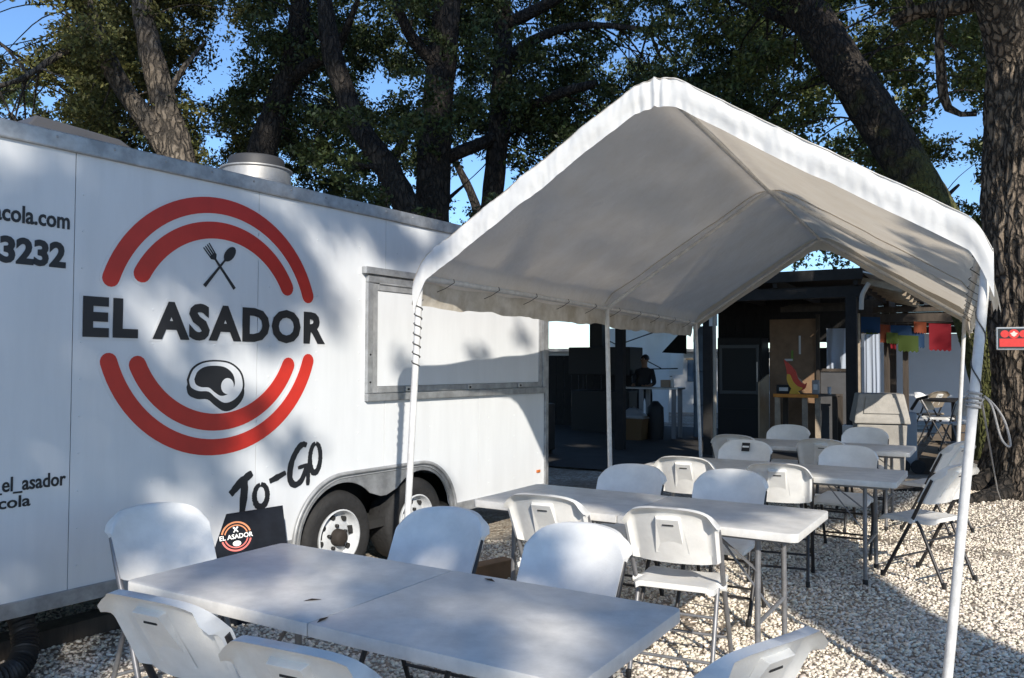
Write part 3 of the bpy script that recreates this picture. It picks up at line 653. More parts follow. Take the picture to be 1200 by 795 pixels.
# (table, u, n, facing, dark, label)
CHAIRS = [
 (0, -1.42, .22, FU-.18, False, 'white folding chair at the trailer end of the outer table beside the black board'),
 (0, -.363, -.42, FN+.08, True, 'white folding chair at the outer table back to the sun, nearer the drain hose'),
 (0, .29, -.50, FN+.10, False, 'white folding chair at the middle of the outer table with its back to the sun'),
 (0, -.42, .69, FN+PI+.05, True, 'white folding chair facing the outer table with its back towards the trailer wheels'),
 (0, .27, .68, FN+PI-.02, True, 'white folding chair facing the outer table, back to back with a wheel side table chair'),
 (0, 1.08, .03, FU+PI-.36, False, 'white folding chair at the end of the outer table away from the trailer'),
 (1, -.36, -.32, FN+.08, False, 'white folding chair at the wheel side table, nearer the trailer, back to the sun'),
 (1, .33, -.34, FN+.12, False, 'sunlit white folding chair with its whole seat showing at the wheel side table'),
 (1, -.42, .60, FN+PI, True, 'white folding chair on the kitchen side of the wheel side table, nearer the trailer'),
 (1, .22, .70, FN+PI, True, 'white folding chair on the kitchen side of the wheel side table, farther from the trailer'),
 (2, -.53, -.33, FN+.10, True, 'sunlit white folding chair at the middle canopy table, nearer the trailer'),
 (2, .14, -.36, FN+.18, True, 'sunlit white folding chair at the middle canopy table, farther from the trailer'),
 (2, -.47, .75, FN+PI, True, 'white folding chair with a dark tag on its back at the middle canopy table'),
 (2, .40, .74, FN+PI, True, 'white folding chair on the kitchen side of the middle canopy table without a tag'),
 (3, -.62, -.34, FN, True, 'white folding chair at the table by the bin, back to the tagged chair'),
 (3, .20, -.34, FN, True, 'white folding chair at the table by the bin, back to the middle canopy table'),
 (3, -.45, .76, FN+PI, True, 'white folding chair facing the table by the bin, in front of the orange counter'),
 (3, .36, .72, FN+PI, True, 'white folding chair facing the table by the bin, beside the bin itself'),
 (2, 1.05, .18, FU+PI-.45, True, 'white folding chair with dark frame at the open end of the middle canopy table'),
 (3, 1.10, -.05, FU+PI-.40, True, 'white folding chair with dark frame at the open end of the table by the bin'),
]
made = []
for ti, u, nn, fc, dk, lb in CHAIRS:
    x, y = at(ti, u, nn); made.append(chair(x, y, fc, lb, dk))
tg = MB().box(-.035, .035, -.0, .004, -.04, .04).build('chair_tag', M_BLACK, made[12]); tg.location = (0, ytube(.79)+.0, .785); tg.rotation_euler = (R(27), 0, 0)
MB().box(-.03, .03, .0045, .006, -.006, .010).build('tag_stripe', M_PLASTIC, tg)

# small leaf litter on the outer table
for k, (u, nn, a) in enumerate(((-.16, -.20, .3), (.02, -.335, 1.2), (.2, .33, 2.3))):
    x, y = at(0, u, nn); z = .747
    lf = MB().add([(-.035, 0, .001), (0, -.011, .006), (.04, 0, .002), (0, .012, .005), (-.035, 0, .0), (0, -.011, .005), (.04, 0, .001), (0, .012, .004)], [(0,1,2,3), (7,6,5,4)]).build('fallen_leaf', mat('dry leaf', (.06, .035, .02), .8))
    lf.location = (x, y, z); lf.rotation_euler = (0, 0, a); lf.scale = (.8, .8, .8)
    tag(lf, ('dry brown leaf lying near the seam on the outer table', 'curled dark leaf at the edge of the outer table beside a chair back', 'small dark leaf lying on the outer table edge facing the trailer')[k], 'leaf', 'fallen leaves on the outer table')

# black logo board leaning on the trailer
lb_ = thing('logo_board', 'black board with a small orange logo leaning by the trailer wheel', 'sign', (-1.52, 4.86, 0), R(20))
pan = MB().box(-.25, .25, 0, .018, 0, .66).build('board', mat('black board', (.012, .015, .022), .85, var=.4, vscale=9, spec=.15), lb_, bevel=.003); pan.rotation_euler = (R(-14), R(-6), 0)
def ringp(r0, r1, t0, t1, c, n=24):
    return [(c[0]+r1*math.cos(t0+(t1-t0)*i/n), c[1]+r1*math.sin(t0+(t1-t0)*i/n)) for i in range(n+1)] + [(c[0]+r0*math.cos(t1+(t0-t1)*i/n), c[1]+r0*math.sin(t1+(t0-t1)*i/n)) for i in range(n+1)]
lc = (-.035, .52); M_OR = mat('orange print', (.55, .17, .04), .5)
for r0, r1 in ((.078, .088), (.062, .069)):
    for t0, t1, mm in ((R(15), R(165), M_OR), (R(195), R(345), M_RED)): MB().prism(ringp(r0, r1, t0, t1, lc), -.003, -.001).build('logo_arc', mm, pan)
lettering('EL ASADOR', lc[0]-.095, lc[1]-.014, .19, .028, -.005, -.0015, M_PLASTIC, pan, .02)
MB().prism([(lc[0]+.024*math.cos(t), lc[1]-.042+.016*math.sin(t)) for t in np.linspace(0, 2*PI, 14, endpoint=False)], -.004, -.001).build('steak_emblem', M_PLASTIC, pan)
MB().prism(rotp([(-.003, -.02), (.003, -.02), (.005, .02), (-.005, .02)], R(40), (lc[0], lc[1]+.04)), -.004, -.001).prism(rotp([(-.003, -.02), (.003, -.02), (.005, .02), (-.005, .02)], R(-40), (lc[0], lc[1]+.04)), -.005, -.002).build('cutlery_emblem', M_PLASTIC, pan)

# ------------------------------------------------------------------ survey helper: a photo bearing at a known distance -> world point
def sight(px, py, d):
    f = 962.1; X = px-600; Y = py-397.5; c, s = math.cos(.00417), math.sin(.00417); X, Y = X*c+Y*s, -X*s+Y*c
    cp, sp = math.cos(.03083), math.sin(.03083); u = -Y/f; dy = cp-u*sp
    return Vector((X/f*d/dy, d, 1.534+(sp+u*cp)*d/dy))

# ------------------------------------------------------------------ kitchen shed and patio
SO = Vector((5.33, 12.5, 0)); SA = -.52
def sw_(X, Y, z=0): return SO + Vector((math.cos(SA)*X-math.sin(SA)*Y, math.sin(SA)*X+math.cos(SA)*Y, z))
def sloc(p): d = Vector(p)-SO; return (d.x*math.cos(SA)+d.y*math.sin(SA), -d.x*math.sin(SA)+d.y*math.cos(SA))
def sthing(name, label, cat, X, Y, z=0, rz=0, group=None): return thing(name, label, cat, sw_(X, Y, z), SA+rz, group)
SH = sthing('kitchen_shed', 'dark open fronted timber cooking shed behind the canopy', 'shed', 0, 0)
def shared_box(name, m, parent, size, spots, rot=(0, 0, 0), bevel=.004):
    o0 = None
    for p in spots:
        if o0 is None: o0 = MB().box(-size[0]/2, size[0]/2, -size[1]/2, size[1]/2, -size[2]/2, size[2]/2).build(name, m, parent, bevel=bevel); o = o0
        else: o = o0.copy(); COL.objects.link(o)
        o.location = p; o.rotation_euler = rot
    return o0
# roof boards (each one a board), front beam, rafters, posts
shared_box('roof_board', M_SHED, SH, (7.4, .225, .03), [(-3.7, .12+.235*k, 2.97+.012*k) for k in range(27)])
shared_box('roof_board', M_SHED, SH, (6.6, .225, .03), [(-5.95, -2.55+.235*k, 2.82) for k in range(11)])
for X in (-.09, -1.3, -2.4, -3.6, -4.8, -6.0): MB().box(X-.03, X+.03, .05, 6.3, 2.78, 2.93).build('rafter', M_SHED, SH)
MB().box(-7.4, 0, .14, .28, 2.60, 2.775).build('front_beam', M_SHED, SH, bevel=.005)
MB().box(-7.4, .02, -.02, .02, 2.86, 3.03).build('fascia', M_SHED, SH, bevel=.004)
for k in range(4): MB().box(-1.45, -.22, 1.2+.34*k, 1.2+.34*k+.05, 2.46+.04*k, 2.55+.04*k).build('ceiling_slat', M_WOOD, SH)
for X, Y, w, mm in ((-.17, .2, .16, M_SHED), (-2.43, .2, .15, M_SHED), (-4.02, .2, .15, M_SHED), (-5.4, -2.3, .13, M_WOOD), (-.1, 6.1, .14, M_WOOD), (-7.2, 6.1, .14, M_SHED), (-3.6, 6.1, .14, M_SHED)):
    MB().box(X-w/2, X+w/2, Y-w/2, Y+w/2, .0, 2.60 if Y > -1 else 2.78).build('post', mm, SH, bevel=.006)
for X in (-.17,): MB().box(X-.13, X+.13, .07, .33, 0, .62).build('sunlit_post_foot', mat('sunlit post tone', (.62, .60, .56), .7, var=.2), SH, bevel=.01)  # paler block imitates sunlight on the lower part of the post
kf = MB().add([tuple(sw_(-8.5, -2.6, .03)), tuple(sw_(-2.2, -2.6, .03)), tuple(sw_(-2.2, -.1, .03)), tuple(sw_(-.3, -.1, .03)), tuple(sw_(-.3, 6, .03)), tuple(sw_(-8.5, 6, .03))], [(0,1,2,3,4,5)]).build('kitchen_shade_floor', mat('floor in shade tone', (.045, .04, .036), .85, var=.4, vscale=3)); tag(kf, kind='structure')  # dark sheet added over the gravel to deepen the shade in the shed
# boarded back wall with an open band above it
shared_box('wall_board', M_SHED, SH, (.19, .025, 1.9), [(-.6-.2*k, 4.2, .95) for k in range(14)])
shared_box('wall_board', M_SHED, SH, (.19, .025, 1.14), [(-.6-.192*k, 4.2, 2.58) for k in range(15)])
shared_box('wall_board', M_SHED, SH, (.19, .025, 1.75), [(-5.55-.2*k, 4.9, .88) for k in range(24)])
MB().box(-1.98, -1.12, 2.78, 2.80, .05, 2.42).build('plywood_panel', M_PLY, SH)
MB().box(-1.125, -1.06, 2.74, 2.80, .05, 2.50).build('stud', M_WOOD, SH)
MB().box(-1.05, -.42, 2.79, 2.82, .05, 1.42).build('grey_panel', mat('dark grey panel', (.085, .085, .09), .6, var=.2), SH)
MB().box(-1.05, -.40, 2.76, 2.84, 1.425, 1.48).build('window_sill', M_WOOD, SH)
MB().box(-.42, -.36, 2.76, 2.84, .05, 2.5).build('stud', M_WOODP, SH)
MB().box(-1.70, -1.55, 2.765, 2.778, 1.62, 1.66).build('paper_strip', mat('pale paper', (.6, .6, .58), .8), SH)
for X, z0, z1, mm in ((-1.42, 1.75, 2.1, MATS['pale paper']), (-1.56, 1.62, 1.82, mat('green strip', (.16, .28, .04), .6))):
    MB().box(X-.018, X+.018, 2.768, 2.778, z0, z1).build('hung_strip', mm, SH)
sb_ = MB().add([(-1.99, 2.76, .05), (-2.02, 2.1, .05), (-2.02, 2.1, 1.22), (-1.99, 2.76, 1.36), (-2.02, 2.76, .05), (-2.05, 2.1, .05), (-2.05, 2.1, 1.22), (-2.02, 2.76, 1.36)],
               [(0,1,2,3), (7,6,5,4), (0,4,5,1), (1,5,6,2), (2,6,7,3), (3,7,4,0)]).build('side_panel', mat('bare plywood', (.40, .31, .21), .8, var=.2), SH)
# side eave with rafter tails and a bracket
for k in range(6): MB().bar((-.02, .25+.75*k, 2.86), (.55, .25+.75*k, 2.70), .045, .10).build('rafter_tail', M_WOODP, SH)
MB().add([(0, 0, 2.99), (.62, 0, 2.80), (.62, 4.4, 2.80), (0, 4.4, 2.99), (0, 0, 2.965), (.62, 0, 2.775), (.62, 4.4, 2.775), (0, 4.4, 2.965)], [(0,1,2,3), (7,6,5,4), (0,4,5,1), (1,5,6,2), (2,6,7,3), (3,7,4,0)]).build('eave_sheet', M_ALU, SH)
MB().tube(smoothpts([(-.02, .12, 2.40), (.0, .10, 2.62), (.10, .08, 2.80)], 6), .035, 10).build('downpipe', mat('pale downpipe', (.5, .47, .42), .6), SH)
pp = MB().box(-.07, .07, -.003, .0, -.13, .13).build('paper_notice', MATS['pale paper']); pp.location = sw_(-2.32, .12, 2.32); pp.rotation_euler = (0, 0, SA)
tag(pp, 'blank white paper notice fixed to the shed post', 'paper')

# neighbouring white building glimpsed through the shed
NBD = thing('white_building', 'low white walled building seen through the open back of the shed', 'building', (1.5, 27, 0), -.1)
MB().box(-7, 9, 0, 5, 0, 1.95).build('wall', mat('white stucco', (.75, .75, .74), .8, var=.1), NBD)
MB().box(-7.3, 9.3, -.35, 5.3, 1.955, 2.05).build('roof', M_ALU, NBD)
for X in (-.6, 2.2, 4.2): 
    w = MB().box(X, X+.7, -.02, -.002, 1.0, 1.7).build('window', mat('blue grey pane', (.10, .16, .24), .15), NBD)
    MB().box(X-.05, X+.75, -.03, -.021, 1.7, 1.76).build('frame', M_WOODP, w)

# pale tarp hung along the back of the cooking area
def sheet(name, fn, nu, nv, m, parent=None):
    V = [fn(i/nu, j/nv) for j in range(nv+1) for i in range(nu+1)]; w = nu+1
    return MB().add(V, [(j*w+i, j*w+i+1, (j+1)*w+i+1, (j+1)*w+i) for j in range(nv) for i in range(nu)]).build(name, m, parent, smooth=180)
M_WTARP = mat('thin white tarp', (.86, .85, .82), .7, col2=(.78, .76, .72), vscale=1.5, bump=.4, bscale=3, translucent=.78)
tp = sthing('hung_tarp', 'thin pale tarp hung slanting behind the person in the shed', 'tarp', 0, 0)
def tf(s, t):
    X = -6.75+2.15*s; top = 2.45-.05*s; bot = .15 + (1.15 if s > .82 else 0)
    return (X, 5.55+.06*math.sin(s*14+3*t)+.05*noise.noise((s*5, t*4, 0)), top+(bot-top)*t)
sheet('tarp_sheet', tf, 60, 30, M_WTARP, tp)
for a, b_ in (((-6.6, 5.4, 2.2), (-5.1, 5.4, 1.45)), ((-6.8, 5.42, 1.4), (-4.7, 5.42, 1.45)), ((-6.3, 5.42, 2.0), (-4.9, 5.42, 2.45))): MB().tube([a, b_], .014, 6).build('shadow_streak', M_IRON, tp)  # dark diagonal bars stand in for shadow streaks across the tarp
MB().add([(-5.05, 5.3, 1.83), (-4.45, 5.3, 1.80), (-4.45, 5.3, 2.45), (-5.05, 5.32, 1.83), (-4.45, 5.32, 1.80), (-4.45, 5.32, 2.45)], [(0,1,2), (5,4,3), (0,3,4,1), (1,4,5,2), (2,5,3,0)]).build('dark_corner_flap', M_SHED, tp)

# cooking equipment
ov = sthing('smoker_oven', 'black box smoker with a steel pan on top in the shed', 'smoker', -5.05, -1.35)
MB().box(-.36, .36, -.3, .3, .10, .88).build('body', M_IRON, ov, bevel=.02)
for X in (-.3, .3):
    for Y in (-.24, .24): MB().box(X-.025, X+.025, Y-.025, Y+.025, 0, .10).build('leg', M_IRON, ov)
MB().box(-.34, .34, -.315, -.302, .18, .8).build('door', M_IRON, ov, bevel=.008); MB().tube([(.25, -.34, .35), (.25, -.34, .65)], .012, 8).build('handle', M_STEEL, ov)
pn = MB().add([(-.24, -.2, 0), (.24, -.2, 0), (.24, .2, 0), (-.24, .2, 0), (-.30, -.26, .30), (.30, -.26, .30), (.30, .26, .30), (-.30, .26, .30)], [(3,2,1,0), (0,1,5,4), (1,2,6,5), (2,3,7,6), (3,0,4,7)]).build('steel_pan', M_STEEL, bevel=.01)
pn.location = sw_(-5.1, -1.35, .884); pn.rotation_euler = (0, 0, SA); tag(pn, 'deep stainless steel pan standing on the black smoker', 'pan')
hd = sthing('range_hood', 'tall black hood cabinet against the shed back wall', 'hood', -5.9, 3.9)
MB().box(-.75, .75, -.4, .4, 1.3, 1.93).build('hood', M_IRON, hd, bevel=.02); MB().box(-.7, .7, -.35, .35, 0, .95).build('range', M_IRON, hd, bevel=.02); MB().box(-.3, -.05, -.1, .2, 1.93, 2.9).build('flue', M_IRON, hd)
for X in (-.7, .7): MB().box(X-.03, X+.03, .3, .38, .95, 1.3).build('bracket', M_IRON, hd)
bt = sthing('work_table', 'narrow steel topped work table in front of the standing person', 'table', -4.4, 2.9)
tt = MB().box(-.62, .62, -.25, .25, 1.03, 1.07).build('table_top', M_STEEL, bt, bevel=.005)
for X in (-.18, .52):
    for Y in (-.2, .2): MB().box(X-.04, X+.04, Y-.03, Y+.03, 0, 1.028).build('leg', mat('grey leg', (.22, .23, .25), .5), bt)
sb2 = MB().lathe([(.035, 0), (.038, .01), (.038, .15), (.014, .18), (.014, .22)], 14).build('pump_bottle', mat('white bottle', (.6, .58, .55), .4), smooth=40); sb2.location = sw_(-3.98, 2.9, 1.072); tag(sb2, 'pump bottle standing on the work table in the shed', 'bottle')
MB().bar((0, 0, .225), (-.05, 0, .225), .012, .012).build('nozzle', M_IRON, sb2)
bx_ = MB().box(-.1, .1, -.09, .09, 0, .15).build('ribbed_box', mat('tan carton', (.33, .25, .18), .8), bevel=.004); bx_.location = sw_(-4.12, 2.95, 1.072); bx_.rotation_euler = (0, 0, SA); tag(bx_, 'small tan carton beside the pump bottle on the work table', 'box')
wb_ = sthing('waste_tub', 'brown tub lined with a pale plastic bag under the work table', 'bin', -4.55, 2.2)
MB().add([(-.22, -.2, 0), (.22, -.2, 0), (.22, .2, 0), (-.22, .2, 0), (-.28, -.25, .5), (.28, -.25, .5), (.28, .25, .5), (-.28, .25, .5)], [(3,2,1,0), (0,1,5,4), (1,2,6,5), (2,3,7,6), (3,0,4,7)]).build('tub', mat('brown tub', (.13, .075, .03), .6), wb_, bevel=.01)
b = MB(); b.shell(lambda u, v: (u*.29*(1-.3*v), (2*v-1)*.26, .51+.16*(1-u*u)*math.sin(PI*v)+.03*noise.noise((u*4, v*5, 1))), lambda u, v: (u*.30, (2*v-1)*.26, .46), 16, 12); b.build('bag', mat('pale plastic bag', (.42, .43, .45), .4, translucent=.3), wb_, smooth=180)
sk_ = MB().lathe([(.14, 0), (.16, .2), (.15, .42), (.05, .5)], 16).build('dark_sack', M_IRON, smooth=60); sk_.location = sw_(-4.18, 2.45, .0); sk_.scale = (1.1, 1, 1.6); tag(sk_, 'black filled sack standing behind the brown tub', 'sack')
gd = sthing('steel_drum', 'blue grey metal column drum standing by the work table', 'drum', -3.55, 3.6)
MB().lathe([(.2, 0), (.2, .02), (.19, .03), (.19, 2.3), (.2, 2.31), (.2, 2.35)], 24).build('drum_body', mat('blue grey metal', (.12, .17, .24), .45, .4, var=.3), gd, smooth=40)
for z in (.7, 1.4): MB().lathe([(.19, -.02), (.205, 0), (.19, .02)], 24, (0, 0, z)).build('hoop', MATS['blue grey metal'], gd)
fr = sthing('display_fridge', 'dark display fridge with a glass door inside the shed', 'fridge', -2.7, 3.6)
MB().box(-.45, .45, -.3, .3, 0, 2.1).build('cabinet', M_IRON, fr, bevel=.015)
dr = MB().box(-.40, .40, -.335, -.302, .95, 1.95).build('door_frame', mat('grey fridge frame', (.06, .065, .07), .4), fr, bevel=.006)
MB().box(-.34, .34, -.342, -.336, 1.02, 1.88).build('glass', mat('dark glass', (.012, .013, .015), .35, spec=.2), dr)
MB().box(-.43, .43, -.33, -.302,   .60, .66).build('ledge', M_IRON, fr); MB().tube([(.37, -.36, 1.2), (.37, -.36, 1.6)], .01, 8).build('handle', M_STEEL, fr)
wp = MB().tube([(0, 0, 0), (.01, 0, 1.2), (.0, 0, 2.75)], .028, 12).build('standing_pole', mat('pale weathered pole', (.36, .32, .26), .7, var=.2), smooth=60); wp.location = sw_(-2.13, -.5); tag(wp, 'thin pale pole standing beside the dark shed post', 'pole')

# person at the work table
def person():
    root = thing('person', 'person in dark clothing standing behind the work table in the shed', 'person', sw_(-4.9, 3.75), SA+PI)
    me = bpy.data.meshes.new('body')
    J = [(0, 0, .93), (0, .0, 1.08), (0, .01, 1.25), (0, .0, 1.40), (0, .0, 1.47), (0, .015, 1.55), (0, .025, 1.63), (0, .02, 1.71),
         (.17, 0, 1.39), (.24, .03, 1.13), (.17, .25, 1.06), (.13, .34, 1.08), (-.17, 0, 1.39), (-.24, .03, 1.13), (-.17, .25, 1.06), (-.13, .34, 1.08),
         (.10, 0, .88), (.11, .02, .49), (.11, -.02, .09), (.12, .13, .05), (-.10, 0, .88), (-.11, .02, .49), (-.11, -.02, .09), (-.12, .13, .05)]
    E_ = [(0,1), (1,2), (2,3), (3,4), (4,5), (5,6), (6,7), (3,8), (8,9), (9,10), (10,11), (3,12), (12,13), (13,14), (14,15), (0,16), (16,17), (17,18), (18,19), (0,20), (20,21), (21,22), (22,23)]
    RA = [(.155, .11), (.145, .10), (.16, .11), (.13, .09), (.052, .055), (.068, .085), (.078, .10), (.055, .07), (.065, .065), (.05, .05), (.038, .038), (.034, .02), (.065, .065), (.05, .05), (.038, .038), (.034, .02), (.095, .095), (.062, .062), (.045, .045), (.04, .03), (.095, .095), (.062, .062), (.045, .045), (.04, .03)]
    me.from_pydata(J, E_, []); o = bpy.data.objects.new('body', me); COL.objects.link(o)
    md = o.modifiers.new('skin', 'SKIN'); md.use_smooth_shade = True; o.modifiers.new('sub', 'SUBSURF').levels = 2
    for i, r in enumerate(RA): me.skin_vertices[0].data[i].radius = r
    me.skin_vertices[0].data[0].use_root = True
    dg = bpy.context.evaluated_depsgraph_get(); m2 = bpy.data.meshes.new_from_object(o.evaluated_get(dg)); bpy.data.objects.remove(o)
    m2.materials.clear()
    skin = mat('skin', (.28, .16, .10), .55); shirt = mat('dark shirt', (.018, .018, .022), .85); trousers = mat('dark trousers', (.014, .015, .02), .85)
    for mm in (shirt, skin, trousers): m2.materials.append(mm)
    for p in m2.polygons:
        c = p.center; p.material_index = 1 if (c.z > 1.475 or (c.y > .17 and c.z > .9)) else (2 if c.z < .92 else 0)
    bo = bpy.data.objects.new('body', m2); COL.objects.link(bo); bo.parent = root
    # fingers
    for s in (-1, 1):
        for k in range(4): MB().tube([(s*(.108+.015*k), .37, 1.08), (s*(.104+.015*k), .405, 1.083), (s*(.102+.014*k), .43, 1.077)], [.009, .008, .006], 6).build('finger', skin, bo)
        MB().tube([(s*.10, .345, 1.085), (s*.078, .375, 1.09), (s*.075, .395, 1.085)], [.010, .009, .006], 6).build('thumb', skin, bo)
    hr = MB().shell(lambda u, v: (.095*math.sin(u*PI/2*1.02)*math.cos((v-.42)*PI*.62), .018-.115*math.sin((.62-v)*PI*.72)-.0, 1.645+.125*math.cos(u*PI/2*.96)*math.cos((v-.42)*PI*.55)),
                    lambda u, v: (.08*math.sin(u*PI/2)*math.cos((v-.42)*PI*.6), .018-.10*math.sin((.62-v)*PI*.7), 1.64+.105*math.cos(u*PI/2*.95)*math.cos((v-.42)*PI*.55)), 12, 10).build('hair', M_BLACK, bo, smooth=180)
    MB().tube([(0, .115, 1.655), (0, .135, 1.625), (0, .118, 1.615)], [.008, .014, .010], 8).build('nose', skin, bo, smooth=180)
    for s in (-1, 1):
        MB().lathe([(.001, -.004), (.011, 0), (.001, .004)], 8, (s*.033, .112, 1.66), 'Y').build('eye', M_PLASTIC, bo)
        MB().lathe([(.001, -.012), (.022, 0), (.001, .012)], 8, (s*.082, .02, 1.645), 'Y').build('ear', skin, bo)
    MB().tube([(-.025, .108, 1.585), (0, .116, 1.583), (.025, .108, 1.585)], .005, 6).build('mouth', mat('lips', (.22, .09, .07), .5), bo)
person()

# orange topped counter with its figure and small things
ct = sthing('serving_counter', 'lumber counter with an orange painted top edge in front of the plywood', 'counter', -1.28, 2.0)
tp_ = MB().prism([(-.40, -.3), (.36, -.3), (.66, .50), (-.40, .50)], .985, 1.02, 'XY').build('counter_top', M_WOOD, ct)
MB().box(-.405, .365, -.325, -.301, .965, 1.025).build('painted_edge', mat('orange paint', (.75, .27, .03), .55, var=.2), ct, bevel=.004)
for X, Y in ((-.34, -.26), (.13, -.26), (-.34, .44), (.34, -.20), (.55, .30), (.62, .44)): MB().box(X-.045, X+.045, Y-.03, Y+.03, 0, .984).build('leg', M_WOODP if Y < 0 else M_WOOD, ct, bevel=.004)
fg = sthing('carved_figure', 'red and yellow carved crescent figure on a stand on the counter', 'figure', -1.38, 1.86, 1.022)
body = smoothpts([(-.15, .62), (-.06, .55), (.05, .42), (.10, .28), (.20, .18), (.24, .20), (.21, .10), (.10, .06), (-.02, .12), (-.09, .26), (-.10, .42), (-.15, .62)], 4)[:-1]
MB().prism([(p[0], p[1]) for p in body], -.03, .03).build('red_body', mat('red gloss paint', (.60, .05, .02), .35), fg, bevel=.006)
low = smoothpts([(-.085, .36), (-.03, .34), (.02, .22), (.10, .14), (.18, .11), (.09, .05), (-.025, .11), (-.092, .25), (-.085, .36)], 4)[:-1]
MB().prism([(p[0], p[1]) for p in low], -.045, -.031).build('yellow_belly', mat('yellow paint', (.75, .42, .03), .4), fg)
MB().prism([(-.06, 0), (.13, 0), (.07, .08), (.03, .13), (-.01, .12)], -.04, .04).build('stand', MATS['yellow paint'], fg, bevel=.005)
MB().prism([(.10, .30), (.16, .24), (.18, .18), (.12, .20)], -.02, .02).build('pale_wing', M_WOODP, fg)
for nm, lb, X, Y, sz, mm, ct_ in (('small_radio', 'small black radio box on the counter beside the carved figure', -1.56, 2.05, (.26, .16, .16), M_IRON, 'radio'),
                         ('paper_dispenser', 'tall grey dispenser standing on the counter behind the carved figure', -1.02, 2.1, (.12, .12, .25), mat('grey dispenser', (.30, .29, .28), .5), 'dispenser')):
    o = MB().box(-sz[0]/2, sz[0]/2, -sz[1]/2, sz[1]/2, 0, sz[2]).build(nm, mm, bevel=.01); o.location = sw_(X, Y, 1.022); o.rotation_euler = (0, 0, SA); tag(o, lb, ct_)
    MB().box(-sz[0]*.3, sz[0]*.3, -sz[1]/2-.006, -sz[1]/2-.001, sz[2]*.3, sz[2]*.7).build('front_plate', M_STEEL if nm == 'small_radio' else M_PLASTIC, o)
cu_ = MB().lathe([(.03, 0), (.033, .12), (.036, .13), (.03, .13), (.027, .01)], 14).build('drinking_glass', mat('clear beaker', (.45, .46, .48), .2), smooth=40); cu_.location = sw_(-.80, 2.15, 1.022); tag(cu_, 'tall beaker standing on the counter by the grey panel', 'glass')

# curtains
M_CURT = mat('pale blue curtain', (.50, .56, .66), .8, translucent=.35)
def curtain(X0, X1, Y, z0, z1, label):
    o = sheet('curtain', lambda s, t: (X0+(X1-X0)*s, Y+.035*math.sin(s*22+2.5*noise.noise((s*3, t*1.5, X0)))*(.35+.65*t)*.6, z1+(z0-z1)*t), 48, 10, M_CURT); o.location = SO; o.rotation_euler = (0, 0, SA)
    tag(o, label, 'curtain', 'pale curtains of the shed')
curtain(-1.02, -.44, 3.3, 1.44, 2.25, 'short pale curtain hanging in the window above the grey panel')
curtain(-.38, -.10, 3.6, .35, 2.14, 'long pale blue curtain hanging beside the shed corner post')

# patio: deck planks, roof, tarp wall, posts
DK = sthing('patio_deck', 'low weathered plank deck beside the shed', 'deck', 0, 0)
shared_box('plank', M_DECK, DK, (4.6, .136, .032), [(3.1, -.55+.142*k, .234) for k in range(57)], bevel=.003)
for X in (.9, 2.2, 3.5, 5.2): MB().box(X-.04, X+.04, -.60, 7.5, 0, .217).build('joist', M_WOOD, DK)
MB().box(.8, 5.4, -.655, -.622, .02, .25).build('edge_board', M_WOOD, DK)
PT = sthing('patio_roof', 'timber framed patio roof over the deck', 'roof', 0, 0)
shared_box('roof_board', M_SHED, PT, (5.6, .225, .03), [(3.35, 4.45+.235*k, 2.97+.01*k) for k in range(14)])
MB().box(.62, 6.2, 4.3, 4.345, 2.72, 2.93).build('fascia', mat('dark blue grey board', (.035, .04, .05), .7), PT)
MB().box(-.3, 6.2, 4.36, 4.46, 2.40, 2.56).build('beam', M_WOOD, PT, bevel=.005); MB().box(-.3, 6.2, 4.36, 4.46, 2.6, 2.7).build('beam', M_WOOD, PT, bevel=.005)
for X in (-.12+.05, .22+.05, 3.6, 6.0): MB().box(X-.05, X+.05, 4.48, 4.58, .0, 2.95).build('post', M_WOOD, PT, bevel=.004)
for X in (-.2, 6.0): MB().box(X-.06, X+.06, 7.5, 7.6, .0, 3.05).build('post', M_WOOD, PT)
tw = sthing('tarp_wall', 'smooth white tarp wall closing the back of the patio', 'tarp', 0, 0)
def twf(s, t): return (-.9+7*s, 7.35+.02*noise.noise((s*9, t*2, 0)), 2.30-.05*math.sin(PI*s)+(.28-2.25)*t)
sheet('tarp_sheet', twf, 60, 12, mat('white wall tarp', (.66, .68, .72), .6, translucent=.3, var=.08, vscale=1), tw)
shared_box('header_board', M_WOOD, tw, (7, .03, .16), [(2.6, 7.42, 2.36+.163*k) for k in range(5)])
MB().tube([(-.9, 7.36, 2.31), (6.1, 7.36, 2.31)], .02, 8).build('top_rail', M_WOOD, tw)
